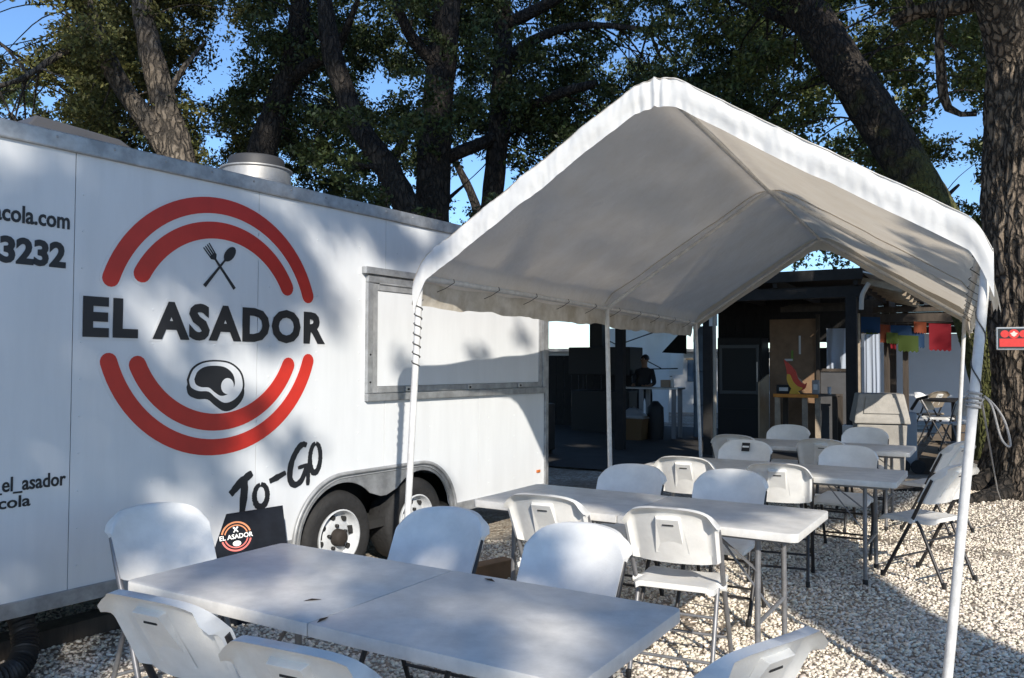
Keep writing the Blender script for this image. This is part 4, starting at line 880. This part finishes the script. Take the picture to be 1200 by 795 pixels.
# paper bunting
BU = sthing('paper_bunting', 'string of coloured cut paper flags hung under the patio beam', 'bunting', 0, 0)
FC = dict(b=mat('blue tissue', (.02, .06, .14), .8, translucent=.45), r=mat('red tissue', (.28, .010, .02), .8, translucent=.45), g=mat('green tissue', (.06, .095, .015), .8, translucent=.4), o=mat('orange tissue', (.25, .055, .02), .8, translucent=.4))
for X0, X1, zt_, zb_, c in ((-.98, -.6, 2.20, 2.02, 'g'), (-.42, -.2, 2.26, 2.06, 'g'), (.44, .66, 2.40, 2.20, 'o'), (-.05, .16, 2.2, 2.0, 'g'), (-1.25, -.88, 2.38, 2.12, 'o'), (-.86, -.66, 2.36, 2.14, 'r'), (-.56, -.16, 2.52, 2.22, 'b'), (-.17, .02, 2.36, 2.02, 'o'), (.00, .40, 2.34, 2.08, 'b'), (.02, .12, 2.10, 1.90, 'r'), (.16, .52, 2.14, 1.84, 'g'), (.38, .62, 2.22, 1.92, 'b'), (.70, 1.08, 2.36, 1.86, 'r'), (1.2, 1.55, 2.36, 2.0, 'g'), (1.6, 1.95, 2.34, 2.0, 'o')):
    k = 10
    def ff(s, t, X0=X0, X1=X1, zt_=zt_, zb_=zb_): return (X0+(X1-X0)*s, 4.28+.02*math.sin(s*5+X0*9)*t-.03*(X0 % .17 > .08), zt_+(zb_-zt_)*t - (.03*(int(s*k) % 2) if t == 1 else 0) - .02*s)
    sheet('flag', ff, k, 6, FC[c], BU)
MB().tube([(-1.4, 4.285, 2.42), (0, 4.285, 2.36), (1.4, 4.285, 2.39), (2.2, 4.285, 2.42)], .004, 5).build('string', M_CORD, BU)

# chairs and dark table on the deck
def deck_chair(px, d, face, lb, dark=False):
    p = sight(px, 500, d); return chair(p.x, p.y, face, lb, dark, dz=.238-ground_z(p.x, p.y), group='folding chairs on the patio deck')
deck_chair(1127, 12.3, R(100), 'bright white folding chair on the patio deck facing the dark round table')
deck_chair(1160, 12.9, R(80), 'white folding chair on the patio deck beside the big trunk')
deck_chair(1097, 13.6, R(-40), 'white folding chair on the patio deck turned towards the bin', True)
dt = thing('round_table', 'small dark round table among the patio deck chairs', 'table', tuple(sight(1118, 500, 13.6).xy)+(.252,), 0)
MB().lathe([(.02, .70), (.50, .70), (.51, .71), (.51, .73), (.50, .74)], 28).build('table_top', M_IRON, dt); MB().lathe([(.04, .03), (.035, .70)], 12).build('pedestal', M_IRON, dt)
for k in range(4): MB().bar((0, 0, .02), (.34*math.cos(k*PI/2+.4), .34*math.sin(k*PI/2+.4), .012), .05, .024).build('foot', M_IRON, dt)
bc = copy_tree(made[1]); p = sight(1088, 500, 14.6); bc.location = (p.x, p.y, .252); bc.rotation_euler = (0, 0, .4); tag(bc, 'tan folding chair on the patio deck behind the dark round table', 'chair', 'folding chairs on the patio deck')
M_TAN = mat('tan plastic', (.26, .22, .17), .5)
for ch in bc.children:
    if ch.name.split('.')[0] in ('seat', 'backrest'): ch.data = ch.data.copy(); ch.data.materials.clear(); ch.data.materials.append(M_TAN)

# waste bin with hood
WBN = thing('waste_bin', 'square grey beige waste bin with a domed hood lid', 'bin', (4.62, 10.35, .06), -.30)
MB().add([(-.25, -.25, 0), (.25, -.25, 0), (.25, .25, 0), (-.25, .25, 0), (-.285, -.285, .76), (.285, -.285, .76), (.285, .285, .76), (-.285, .285, .76)], [(3,2,1,0), (0,1,5,4), (1,2,6,5), (2,3,7,6), (3,0,4,7), (4,5,6,7)]).build('bin_body', M_BIN, WBN, bevel=.02)
hd2 = MB().add([(-.32, -.32, .765), (.32, -.32, .765), (.32, .32, .765), (-.32, .32, .765), (-.31, -.31, .84), (.31, -.31, .84), (.31, .31, .84), (-.31, .31, .84), (-.26, -.22, 1.13), (.26, -.22, 1.13), (.26, .22, 1.13), (-.26, .22, 1.13)],
   [(3,2,1,0), (0,1,5,4), (1,2,6,5), (2,3,7,6), (3,0,4,7), (4,5,9,8), (5,6,10,9), (6,7,11,10), (7,4,8,11), (8,9,10,11)]).build('hood_lid', M_BIN, WBN, bevel=.018)
MB().add([(.300, -.24, .87), (.300, .24, .87), (.268, .19, 1.09), (.268, -.19, 1.09), (.312, -.24, .87), (.312, .24, .87), (.28, .19, 1.09), (.28, -.19, 1.09)], [(0,1,2,3), (7,6,5,4), (0,4,5,1), (1,5,6,2), (2,6,7,3), (3,7,4,0)]).build('push_flap', M_IRON, hd2)
MB().add([(-.21, -.305, .89), (.21, -.305, .89), (.18, -.243, 1.08), (-.18, -.243, 1.08), (-.21, -.315, .89), (.21, -.315, .89), (.18, -.253, 1.08), (-.18, -.253, 1.08)], [(0,1,2,3), (7,6,5,4), (0,4,5,1), (1,5,6,2), (2,6,7,3), (3,7,4,0)]).build('push_flap', M_BIN, hd2, bevel=.004)
pb = thing('pale_cart', 'pale blue upright cart with a black handle behind the waste bin', 'cart', tuple(sight(1066, 500, 11.7).xy)+(.02,), -.4)
MB().box(-.09, .09, -.10, .10, .1, .86).build('cart_body', mat('pale blue plastic', (.30, .35, .41), .5), pb, bevel=.03)
MB().tube([(.02, -.1, .9), (.10, -.16, 1.05), (.22, -.22, 1.09)], .022, 8).build('handle', M_IRON, pb)
for s in (-1, 1): MB().lathe([(.09, -.02), (.1, 0), (.09, .02)], 16, (s*.1, -.14, .10), 'Y').build('wheel', M_TYRE, pb)

# ------------------------------------------------------------------ trees
def bark_tube(name, P, rad, m, parent, seg=18, step=.12, amp=.03, seed=0, flare=0, ridge=3.0):
    P = [Vector(p) for p in P]; Q = smoothpts(P, 10); rr = np.interp(np.linspace(0, len(rad)-1, len(Q)), range(len(rad)), rad)
    L_ = [0]
    for i in range(1, len(Q)): L_.append(L_[-1]+(Q[i]-Q[i-1]).length)
    n_ = max(4, int(L_[-1]/step)); ss = np.linspace(0, L_[-1], n_+1)
    C_ = np.stack([np.interp(ss, L_, [q[k] for q in Q]) for k in range(3)], -1); rr = np.interp(ss, L_, rr)
    V = []; ref = Vector((1, .3, .1))
    for i in range(n_+1):
        d = Vector(C_[min(i+1, n_)]-C_[max(i-1, 0)]).normalized(); a = (ref-d*ref.dot(d)).normalized(); bq = d.cross(a); ref = a
        for k in range(seg):
            t = 2*PI*k/seg; ct_, st_ = math.cos(t), math.sin(t)
            nz = noise.noise((ct_*ridge+seed, st_*ridge, ss[i]*1.1)) ; n2 = abs(noise.noise((ct_*ridge*3.2, st_*ridge*3.2+seed, ss[i]*2.6)))
            r = rr[i]*(1+.12*noise.noise((ct_*1.2, st_*1.2, ss[i]*.7+seed))) + amp*(nz*.7-n2*1.3+.3)
            if flare: r += flare*math.exp(-ss[i]/.35)*(1+.6*math.cos(5*t+seed))
            V.append(Vector(C_[i])+(a*ct_+bq*st_)*r)
    I = np.arange((n_+1)*seg).reshape(n_+1, seg); J = np.roll(I, -1, 1)
    F = np.stack([I[:-1], J[:-1], J[1:], I[1:]], -1).reshape(-1, 4)
    return np_mesh(name, np.array([v[:] for v in V]), F, m, parent, smooth=True)
def leaves(centers, radii, counts, size, squash=.75):
    """leaf sized faces spread through clumps -> V, F"""
    cs = np.repeat(np.arange(len(centers)), counts); N = len(cs); C_ = np.asarray(centers)[cs]; R_ = np.asarray(radii)[cs]
    K = 11; D = RNG.normal(size=(len(centers), K, 3)); D /= np.linalg.norm(D, axis=2)[..., None]
    d = D[cs, RNG.integers(0, K, N)]; rad = RNG.random(N)**.6; jit = RNG.normal(size=(N, 3))*.15
    P = C_ + (d*rad[:, None]+jit)*R_[:, None]*np.array([1.1, 1.1, squash]); P[:, 2] -= .18*R_*rad**2
    a = RNG.normal(size=(N, 3)); a[:, 2] -= .35; a /= np.linalg.norm(a, axis=1)[:, None]
    nn = RNG.normal(size=(N, 3)); nn[:, 2] += .8; bq = np.cross(a, nn); bq /= np.linalg.norm(bq, axis=1)[:, None]
    s = size*RNG.uniform(.55, 1.4, N); up = np.cross(a, bq)
    V = np.stack([P-a*s[:, None]*.5, P+bq*(s*.24)[:, None]+up*(s*.06)[:, None], P+a*s[:, None]*.5, P-bq*(s*.24)[:, None]+up*(s*.06)[:, None]], 1).reshape(-1, 3)
    k = np.arange(N)*4; F = np.stack([k, k+1, k+2, k+3], -1); return V, F
def crown(parent, centers, radii, m, per=300, size=.12, name='crown', minc=8):
    if not len(centers): return
    counts = np.maximum(8, (per*(np.asarray(radii)/.5)**2).astype(int)); V, F = leaves(centers, radii, counts, size)
    o = np_mesh(name, V, F, m, parent); o['kind'] = 'stuff'; return o
def twigs(parent, trunkpts, centers, m, frac=.5, r=.03):
    b = MB(); T_ = np.array([t[:] for t in trunkpts])
    for c in centers:
        if random.random() > frac: continue
        d = np.linalg.norm(T_-np.asarray(c), axis=1); j = np.argsort(d)[random.randrange(min(14, len(d)))]
        if d[j] > 3.6 or d[j] < .3: continue
        p = Vector(T_[j]); q = Vector(c); mid = (p+q)/2+Vector((random.uniform(-.2, .2), random.uniform(-.2, .2), random.uniform(.0, .35)))*d[j]*.45
        b.tube(smoothpts([p, p*.65+mid*.35+Vector((0, 0, .05)), mid, q], 4), [r*(1.25-k/12.0*.95) for k in range(13)], 5, cap=False)
    if b.v:
        o = b.build('branches', m, parent, smooth=180); o['kind'] = 'stuff'
def ground_ext(P):   # carry a trunk down to the soil
    return P
SPECS = []
def S3(lst, d): return [sight(x, y, d) if len((x, y)) == 2 else None for x, y in lst]
def tree_spec(name, label, base, trunk, rad, limbs, bark, leaf, seg=18, amp=.03, flare=.12, step=.12, ridge=3.0):
    root = thing(name, label, 'tree', base, 0, 'live oaks around the yard'); off = Vector(base)
    tr = bark_tube('trunk', [p-off for p in trunk], rad, bark, root, seg, step, amp, len(SPECS)*3.7, flare, ridge)
    pts = [q for q in smoothpts(trunk, 8) if q.z > 2.5]
    for lp, lr in limbs:
        bark_tube('limb', [p-off for p in lp], lr, bark, root, 12, .15, amp*.6, len(SPECS)+2.2); pts += [q for q in smoothpts(lp, 6)]
    SPECS.append(dict(root=root, off=off, pts=pts, leaf=leaf, bark=bark, cl=[], rd=[])); return SPECS[-1]
def up(p, *steps):
    out = [p]
    for dx, dy, dz in steps: out.append(out[-1]+Vector((dx, dy, dz)))
    return out
# left pair of stems beyond the trailer
g = lambda px, d: Vector(((px-600)/962*d, d, -.05))
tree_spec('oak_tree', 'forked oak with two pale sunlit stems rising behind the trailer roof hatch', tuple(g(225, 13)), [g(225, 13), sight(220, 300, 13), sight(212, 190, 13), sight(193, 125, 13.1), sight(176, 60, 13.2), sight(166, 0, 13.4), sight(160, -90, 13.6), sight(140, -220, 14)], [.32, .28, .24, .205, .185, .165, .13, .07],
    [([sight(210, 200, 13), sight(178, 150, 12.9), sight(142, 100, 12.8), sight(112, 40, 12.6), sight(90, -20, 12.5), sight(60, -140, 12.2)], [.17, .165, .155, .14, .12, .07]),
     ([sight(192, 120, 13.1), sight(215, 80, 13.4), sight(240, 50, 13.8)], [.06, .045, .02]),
     ([sight(112, 40, 12.6), sight(60, 70, 12.1), sight(20, 95, 11.6), sight(-30, 105, 11.2)], [.07, .05, .035, .02])], M_BARKLIT, M_LEAFB)
tree_spec('oak_tree', 'slender oak stem toned as sunlit leaning behind the forked oak', tuple(g(130, 17)), [g(130, 17), sight(132, 200, 17), sight(126, 140, 17), sight(120, 80, 17), sight(100, 20, 17.2), sight(72, -30, 17.4), sight(40, -130, 18)], [.22, .18, .15, .13, .11, .1, .05],
    [([sight(126, 140, 17), sight(100, 125, 16.8), sight(60, 90, 16.4)], [.09, .07, .03])], M_BARKLIT, M_LEAFB)
tree_spec('oak_tree', 'dark oak leaning behind the exhaust fan', tuple(g(300, 14.5)), [g(300, 14.5), sight(302, 260, 14.5), sight(306, 185, 14.5), sight(322, 130, 14.5), sight(344, 70, 14.4), sight(352, 15, 14.2), sight(350, -80, 14), sight(330, -200, 14)], [.32, .28, .25, .22, .19, .17, .13, .07],
    [([sight(335, 95, 14.4), sight(365, 75, 14.2), sight(395, 55, 13.9), sight(420, 0, 13.5)], [.12, .11, .09, .04])], M_BARK, M_LEAFD)
tree_spec('oak_tree', 'oak with a trunk slanting away from its upright neighbour behind the trailer', tuple(g(520, 13.5)), [g(520, 13.5), sight(500, 300, 13.5), sight(480, 248, 13.5), sight(455, 200, 13.5), sight(422, 150, 13.5), sight(397, 90, 13.4), sight(385, 40, 13.3), sight(372, -60, 13.2), sight(340, -200, 13)], [.3, .26, .22, .2, .18, .165, .15, .11, .06],
    [([sight(455, 200, 13.5), sight(430, 195, 13.2), sight(400, 190, 12.9)], [.05, .04, .02])], M_BARK, M_LEAFD)
tree_spec('oak_tree', 'thick upright dark oak trunk behind the trailer and canopy', tuple(g(505, 14.2)), [g(505, 14.2), sight(503, 300, 14.2), sight(506, 250, 14.2), sight(509, 180, 14.2), sight(515, 100, 14.2), sight(525, 0, 14.2), sight(528, -90, 14.2), sight(545, -220, 14)], [.42, .36, .31, .29, .26, .24, .2, .1],
    [([sight(512, 190, 14.2), sight(540, 178, 14.3), sight(570, 166, 14.6), sight(600, 150, 15)], [.12, .12, .11, .08]),
     ([sight(515, 80, 14.2), sight(480, 40, 13.8), sight(460, -10, 13.4)], [.14, .1, .05])], M_BARK, M_LEAFD)
tree_spec('oak_tree', 'oak with a long pale broken branch reaching over the canopy', tuple(g(572, 14.8)), [g(572, 14.8), sight(573, 300, 14.8), sight(576, 240, 14.8), sight(582, 180, 14.8), sight(586, 120, 14.8), sight(590, 40, 14.8), sight(585, -60, 14.8), sight(600, -200, 14.5)], [.3, .24, .2, .19, .18, .17, .14, .07],
    [([sight(585, 165, 14.8), sight(612, 135, 14.4), sight(650, 112, 14), sight(700, 98, 13.6)], [.12, .10, .085, .07]),
     ([sight(590, 70, 14.8), sight(630, 45, 14.4), sight(680, 30, 14), sight(760, 35, 13.6)], [.11, .09, .06, .03]),
     ([sight(590, 30, 14.8), sight(650, 0, 14.2), sight(700, -40, 13.8)], [.12, .1, .05])], M_BARK, M_LEAFD)
tree_spec('oak_tree', 'mossy thick oak trunk leaning over the canopy from beside the big trunk', tuple(g(1176, 11.3)), [g(1176, 11.3), sight(1176, 520, 11.3), sight(1170, 450, 11.3), sight(1146, 370, 11.3), sight(1110, 285, 11.4), sight(1072, 212, 11.5), sight(1032, 145, 11.6), sight(988, 78, 11.8), sight(948, 15, 12), sight(915, -45, 12.2), sight(850, -150, 12.5)], [.42, .35, .33, .32, .305, .295, .285, .285, .29, .29, .24],
    [([sight(960, 35, 12), sight(900, 10, 12.6), sight(830, -20, 13)], [.16, .13, .07])], M_MOSS, M_LEAF, seg=30, amp=.028, step=.07)
BT = tree_spec('oak_tree', 'massive rough barked oak trunk carrying a small red and black sign', (6.0, 9.35, .05), [Vector((6.0, 9.35, 0)), Vector((6.0, 9.35, .5)), Vector((6.0, 9.36, 1.3)), Vector((5.98, 9.4, 2.4)), Vector((5.93, 9.4, 3.4)), Vector((5.93, 9.35, 4.6)), Vector((5.98, 9.2, 6.2)), Vector((6.0, 9.0, 8.5))], [.54, .48, .45, .44, .44, .42, .38, .25],
    [([sight(1160, 0, 9.3), sight(1120, 8, 9.4), sight(1080, 12, 9.6), sight(1045, 26, 9.8)], [.12, .10, .075, .05]),
     ([sight(1105, 10, 9.4), sight(1100, 50, 9.5), sight(1104, 100, 9.6), sight(1115, 131, 9.6), sight(1145, 134, 9.5)], [.05, .045, .04, .03, .018]),
     ([Vector((5.8, 9.35, 4.9)), Vector((4.8, 8.6, 6.6)), Vector((3.2, 7.6, 8.0)), Vector((1.5, 6.5, 8.8))], [.26, .2, .15, .06]),
     ([Vector((5.85, 9.3, 5.6)), Vector((7.5, 8.0, 7.2)), Vector((9, 6.8, 8.2))], [.22, .16, .08])], M_BARKBIG, M_LEAF, seg=170, amp=.062, flare=.22, step=.028, ridge=2.3)
# surface roots
for k, (a, ln) in enumerate(((PI*1.12, 1.1), (PI*1.32, .9), (PI*.95, 1.2), (PI*1.5, .8), (PI*1.75, 1.0))):
    P = [Vector((.42*math.cos(a), .42*math.sin(a), .22)), Vector((.75*math.cos(a+.1), .75*math.sin(a+.1), .08)), Vector(((.6+ln*.5)*math.cos(a+.05), (.6+ln*.5)*math.sin(a+.05), .03)), Vector(((.6+ln)*math.cos(a-.1), (.6+ln)*math.sin(a-.1), -.08))]
    bark_tube('root', P, [.17, .12, .08, .04], M_BARK, BT['root'], 14, .06, .02, k)
# sign on the big trunk
sp_ = sight(1188, 397, 8.84); sg = thing('trunk_sign', 'small red and black framed sign fixed to the big oak trunk', 'sign', tuple(sp_), R(-24))
MB().box(-.165, .165, -.012, .02, -.125, .125).build('sign_frame', M_STEEL, sg, bevel=.008)
fp = MB().box(-.148, .148, -.016, -.0125, -.108, .108).build('sign_face', M_BLACK, sg)
M_RS = mat('sign red', (.62, .035, .03), .45, var=.15, vscale=30)
MB().box(-.135, .14, -.019, -.0165, -.088, .0).build('red_band', M_RS, fp)
for X, r, mm in ((-.085, .04, M_RS), (.0, .05, M_RS), (.09, .04, M_RS)): 
    MB().lathe([(r, 0), (r, -.003)], 24, (X, -.0165, .05), 'Y').build('red_disc', mm, fp)
MB().prism([(.0+.03*math.cos(t)*(1+.25*math.sin(5*t)), .05+.024*math.sin(t)*(1+.25*math.cos(4*t))) for t in np.linspace(0, 2*PI, 30, endpoint=False)], -.0215, -.0205).build('disc_mark', mat('pale print', (.6, .55, .5), .5), fp)

# far row of oaks closing the background
for k in range(9):
    d = 24+3*(k % 3)+random.uniform(-1, 1); px = -150+190*k+random.uniform(-40, 40); b0 = g(px, d)
    tree_spec('oak_tree', ('far oak standing beyond the trailer front', 'far oak standing beyond the forked oak', 'far oak beyond the exhaust fan', 'far oak beyond the slanting trunk', 'far oak beyond the broken branch', 'far oak beyond the canopy ridge', 'far oak beyond the shed roof', 'far oak beyond the patio roof', 'far oak beyond the massive trunk')[k], tuple(b0),
        up(b0, (random.uniform(-.5, .5), 0, 2.5), (random.uniform(-.9, .9), 0, 2.0), (random.uniform(-1.2, 1.2), .2, 2.2), (random.uniform(-1.2, 1.2), .2, 2.3)), [.32, .26, .22, .16, .08],
        [(up(b0+Vector((.1, 0, 4.2)), (s*1.1, -.2, 1.2), (s*1.4, .2, 1.3)), [.14, .10, .04]) for s in (-1, 1)], M_BARK, M_LEAFD if k % 3 else M_LEAF, seg=12, step=.25)

# leaf clumps: spread through the crown volumes, each clump goes to its nearest tree
GAPS = [(548, 205, 30, 42), (260, 60, 26, 45), (1025, 6, 30, 22), (1132, 185, 24, 55), (25, 30, 48, 38), (60, 110, 26, 26), (425, 95, 20, 18), (215, 95, 22, 26), (1105, 70, 22, 30), (520, 0, 0, 0), (340, 215, 22, 14), (478, 40, 16, 14), (770, 60, 18, 14), (960, 235, 26, 20), (640, 200, 18, 22), (800, 30, 16, 12)]
def project(p):
    d = p[1]; f = 962.1; x = p[0]/d*f; y = -(p[2]-1.534)/d*f+f*.0308; return 600+x, 397.5+y
allp = [(i, q) for i, s in enumerate(SPECS) for q in s['pts']]; AP = np.array([q[:] for _, q in allp]); AI = np.array([i for i, _ in allp])
def sow(n, x0, x1, y0, y1, z0, z1, r0, r1, thr):
    for _ in range(n):
        p = np.array([random.uniform(x0, x1), random.uniform(y0, y1), random.uniform(z0, z1)])
        if noise.noise((p[0]*.33, p[1]*.33, p[2]*.42)) < thr: continue
        px, py = project(p)
        if any(((px-a)/max(c, 1))**2+((py-b_)/max(d, 1))**2 < 1.35 for a, b_, c, d in GAPS): continue
        if 120 < px < 215 and 20 < py < 190 and p[1] < 13.4 : continue      # the sunlit stems stand clear
        if 930 < px < 1090 and 0 < py < 225 and abs(px-(930+ (py)*.70)) < 46 and p[1] < 12.2: continue
        j = AI[np.argmin(np.linalg.norm(AP-p, axis=1))]; SPECS[j]['cl'].append(p); SPECS[j]['rd'].append(random.uniform(r0, r1))
sow(1250, -13, 6, 13.9, 19, 3.6, 11.5, .24, .58, -.06)
sow(280, -5.5, 3, 14.2, 19, 4, 11, .24, .55, -.12)
sow(260, -12, 6, 12.0, 13.9, 3.9, 10, .18, .42, -.02)
sow(420, -14, -5.5, 11.5, 18, 4.2, 10, .16, .42, -.22)
sow(260, -10, -4, 11.5, 18, 3.8, 10, .3, .6, -.02)
sow(900, 2, 15, 12.6, 19, 4.2, 11.5, .26, .6, -.08)
sow(430, -20, 24, 21, 32, 3.0, 15, .5, 1.0, .04)
sow(200, 2.2, 11, 5.5, 13, 6.8, 11, .4, .8, -.05)
sow(60, 3.6, 5.6, 10, 12.5, 4.4, 7, .25, .45, -.1)
for s in SPECS:
    C_ = [c-np.array(s['off'][:]) for c in s['cl']]
    if C_:
        far = s['off'][1] > 20
        crown(s['root'], C_, s['rd'], s['leaf'], 640 if not far else 210, .082 if not far else .15)
        twigs(s['root'], [p-s['off'] for p in s['pts']], C_, s['bark'], .32, .02)

# unseen shade oaks behind the camera, their leaf clumps placed for the shade wanted
SV = -SUN_DIR
def shade_points():
    P = []
    ca, sa = math.cos(.977), math.sin(.977)
    wp_ = lambda a, z: Vector((-1.3475+ca*a, 5.5+sa*a, z))
    def box(a0, a1, z0, z1, dens, r):
        for _ in range(int((a1-a0)*(z1-z0)*dens)): P.append((wp_(random.uniform(a0, a1), random.uniform(z0, z1)), r))
    box(-4.5, -1.05, .4, 2.85, 15.5, .27); box(-1.2, .2, 1.95, 2.85, 17, .24); box(.2, 3.0, 2.36, 2.9, 17, .2); box(-1.25, .0, .4, 1.95, 6.5, .2); box(.1, 2.9, .5, 2.2, .9, .14)
    for _ in range(74):   # outer table and the chairs round it
        x, y = random.uniform(-2.1, .75), random.uniform(1.6, 4.0)
        if x > -.1 and y > 3.75 or x > .45 and y > 3.1: continue
        if -.45 < x < .25 and 1.9 < y < 2.6 and random.random() < .75: continue
        P.append((Vector((x, y, .8)), .2))
    for ti, u0, u1, n0, n1, cnt in ((1, -.95, .72, -.22, 1.0, 75), (2, -.95, .7, -.12, 1.1, 75), (3, -1, .9, -.7, 1.1, 90)):   # the canopy tables
        for _ in range(cnt): P.append((Vector((*at(ti, random.uniform(u0, u1), random.uniform(n0, n1)), .8)), .17))
    for _ in range(330): P.append((sw_(random.uniform(-7, -2.9), random.uniform(-2, 3), random.uniform(0, 2.6)), .34))   # the cooking end stands in deep shade
    return P
SHT = []
for k, (x, y, lb) in enumerate(((4.35, -5.0, 'thick shade oak standing in the open yard on the sunny side'), (-5.5, -14, 'shade oak standing beyond the trailer nose on the sunny side'), (13, -9, 'shade oak standing far from the trailer on the sunny side'))):
    b0 = Vector((x, y, -.05)); r0 = thing('oak_tree', lb, 'tree', tuple(b0), 0, 'live oaks around the yard')
    bd = 1.5 if k == 0 else .2
    bark_tube('trunk', [Vector(), Vector((.02, 0, 2)), Vector((0, .05, 4.2)), Vector((.02, 0, 5.5)), Vector((bd*.5, 0, 6.7)), Vector((bd, .2, 8.2)), Vector((bd+.4, .2, 11))], [.55, .48, .46, .44, .36, .28, .1], M_BARK, r0, 16, .2, .03, k, .15)
    for s in (-1, 1):
        if k or s > 0: bark_tube('limb', [Vector((bd*.6, 0, 6.8)), Vector((bd+s*1.6, -.8, 8)), Vector((bd+s*3.2, -1.6, 9.2))], [.2, .15, .05], M_BARK, r0, 10, .2, .02, k)
    SHT.append((b0, r0, [], []))
for p, r in shade_points():
    c = p+SV*random.uniform(13.5, 19)  # each clump sits sunward of a spot meant to be dark
    j = min(range(3), key=lambda i: (SHT[i][0].xy-c.xy).length); SHT[j][2].append(np.array((c-SHT[j][0])[:])); SHT[j][3].append(r)
for b0, r0, cl, rd in SHT:
    if cl: crown(r0, cl, np.array(rd), M_LEAF, 760, .105)
# added leaf clumps high up, placed to shade the trees across the yard
hi = [[], [], []]
for _ in range(95):
    q = np.array([random.uniform(-11, 14), random.uniform(11, 20), random.uniform(4, 11)]); c = Vector(q)+SV*random.uniform(24, 31)
    j = min(range(3), key=lambda i: (SHT[i][0].xy-c.xy).length); hi[j].append(np.array((c-SHT[j][0])[:]))
for sp in SPECS[2:6]:
    for q in sp['pts'][::3]:
        if q.z > 9 or random.random() < .35: continue
        c = Vector(q)+Vector((random.uniform(-.4, .4), 0, random.uniform(-.4, .4)))+SV*random.uniform(22, 27); j = min(range(3), key=lambda i: (SHT[i][0].xy-c.xy).length); hi[j].append(np.array((c-SHT[j][0])[:]))
for j in range(3):
    if hi[j]: crown(SHT[j][1], hi[j], np.full(len(hi[j]), .95), M_LEAF, 42, .26, 'high_shade_clumps')
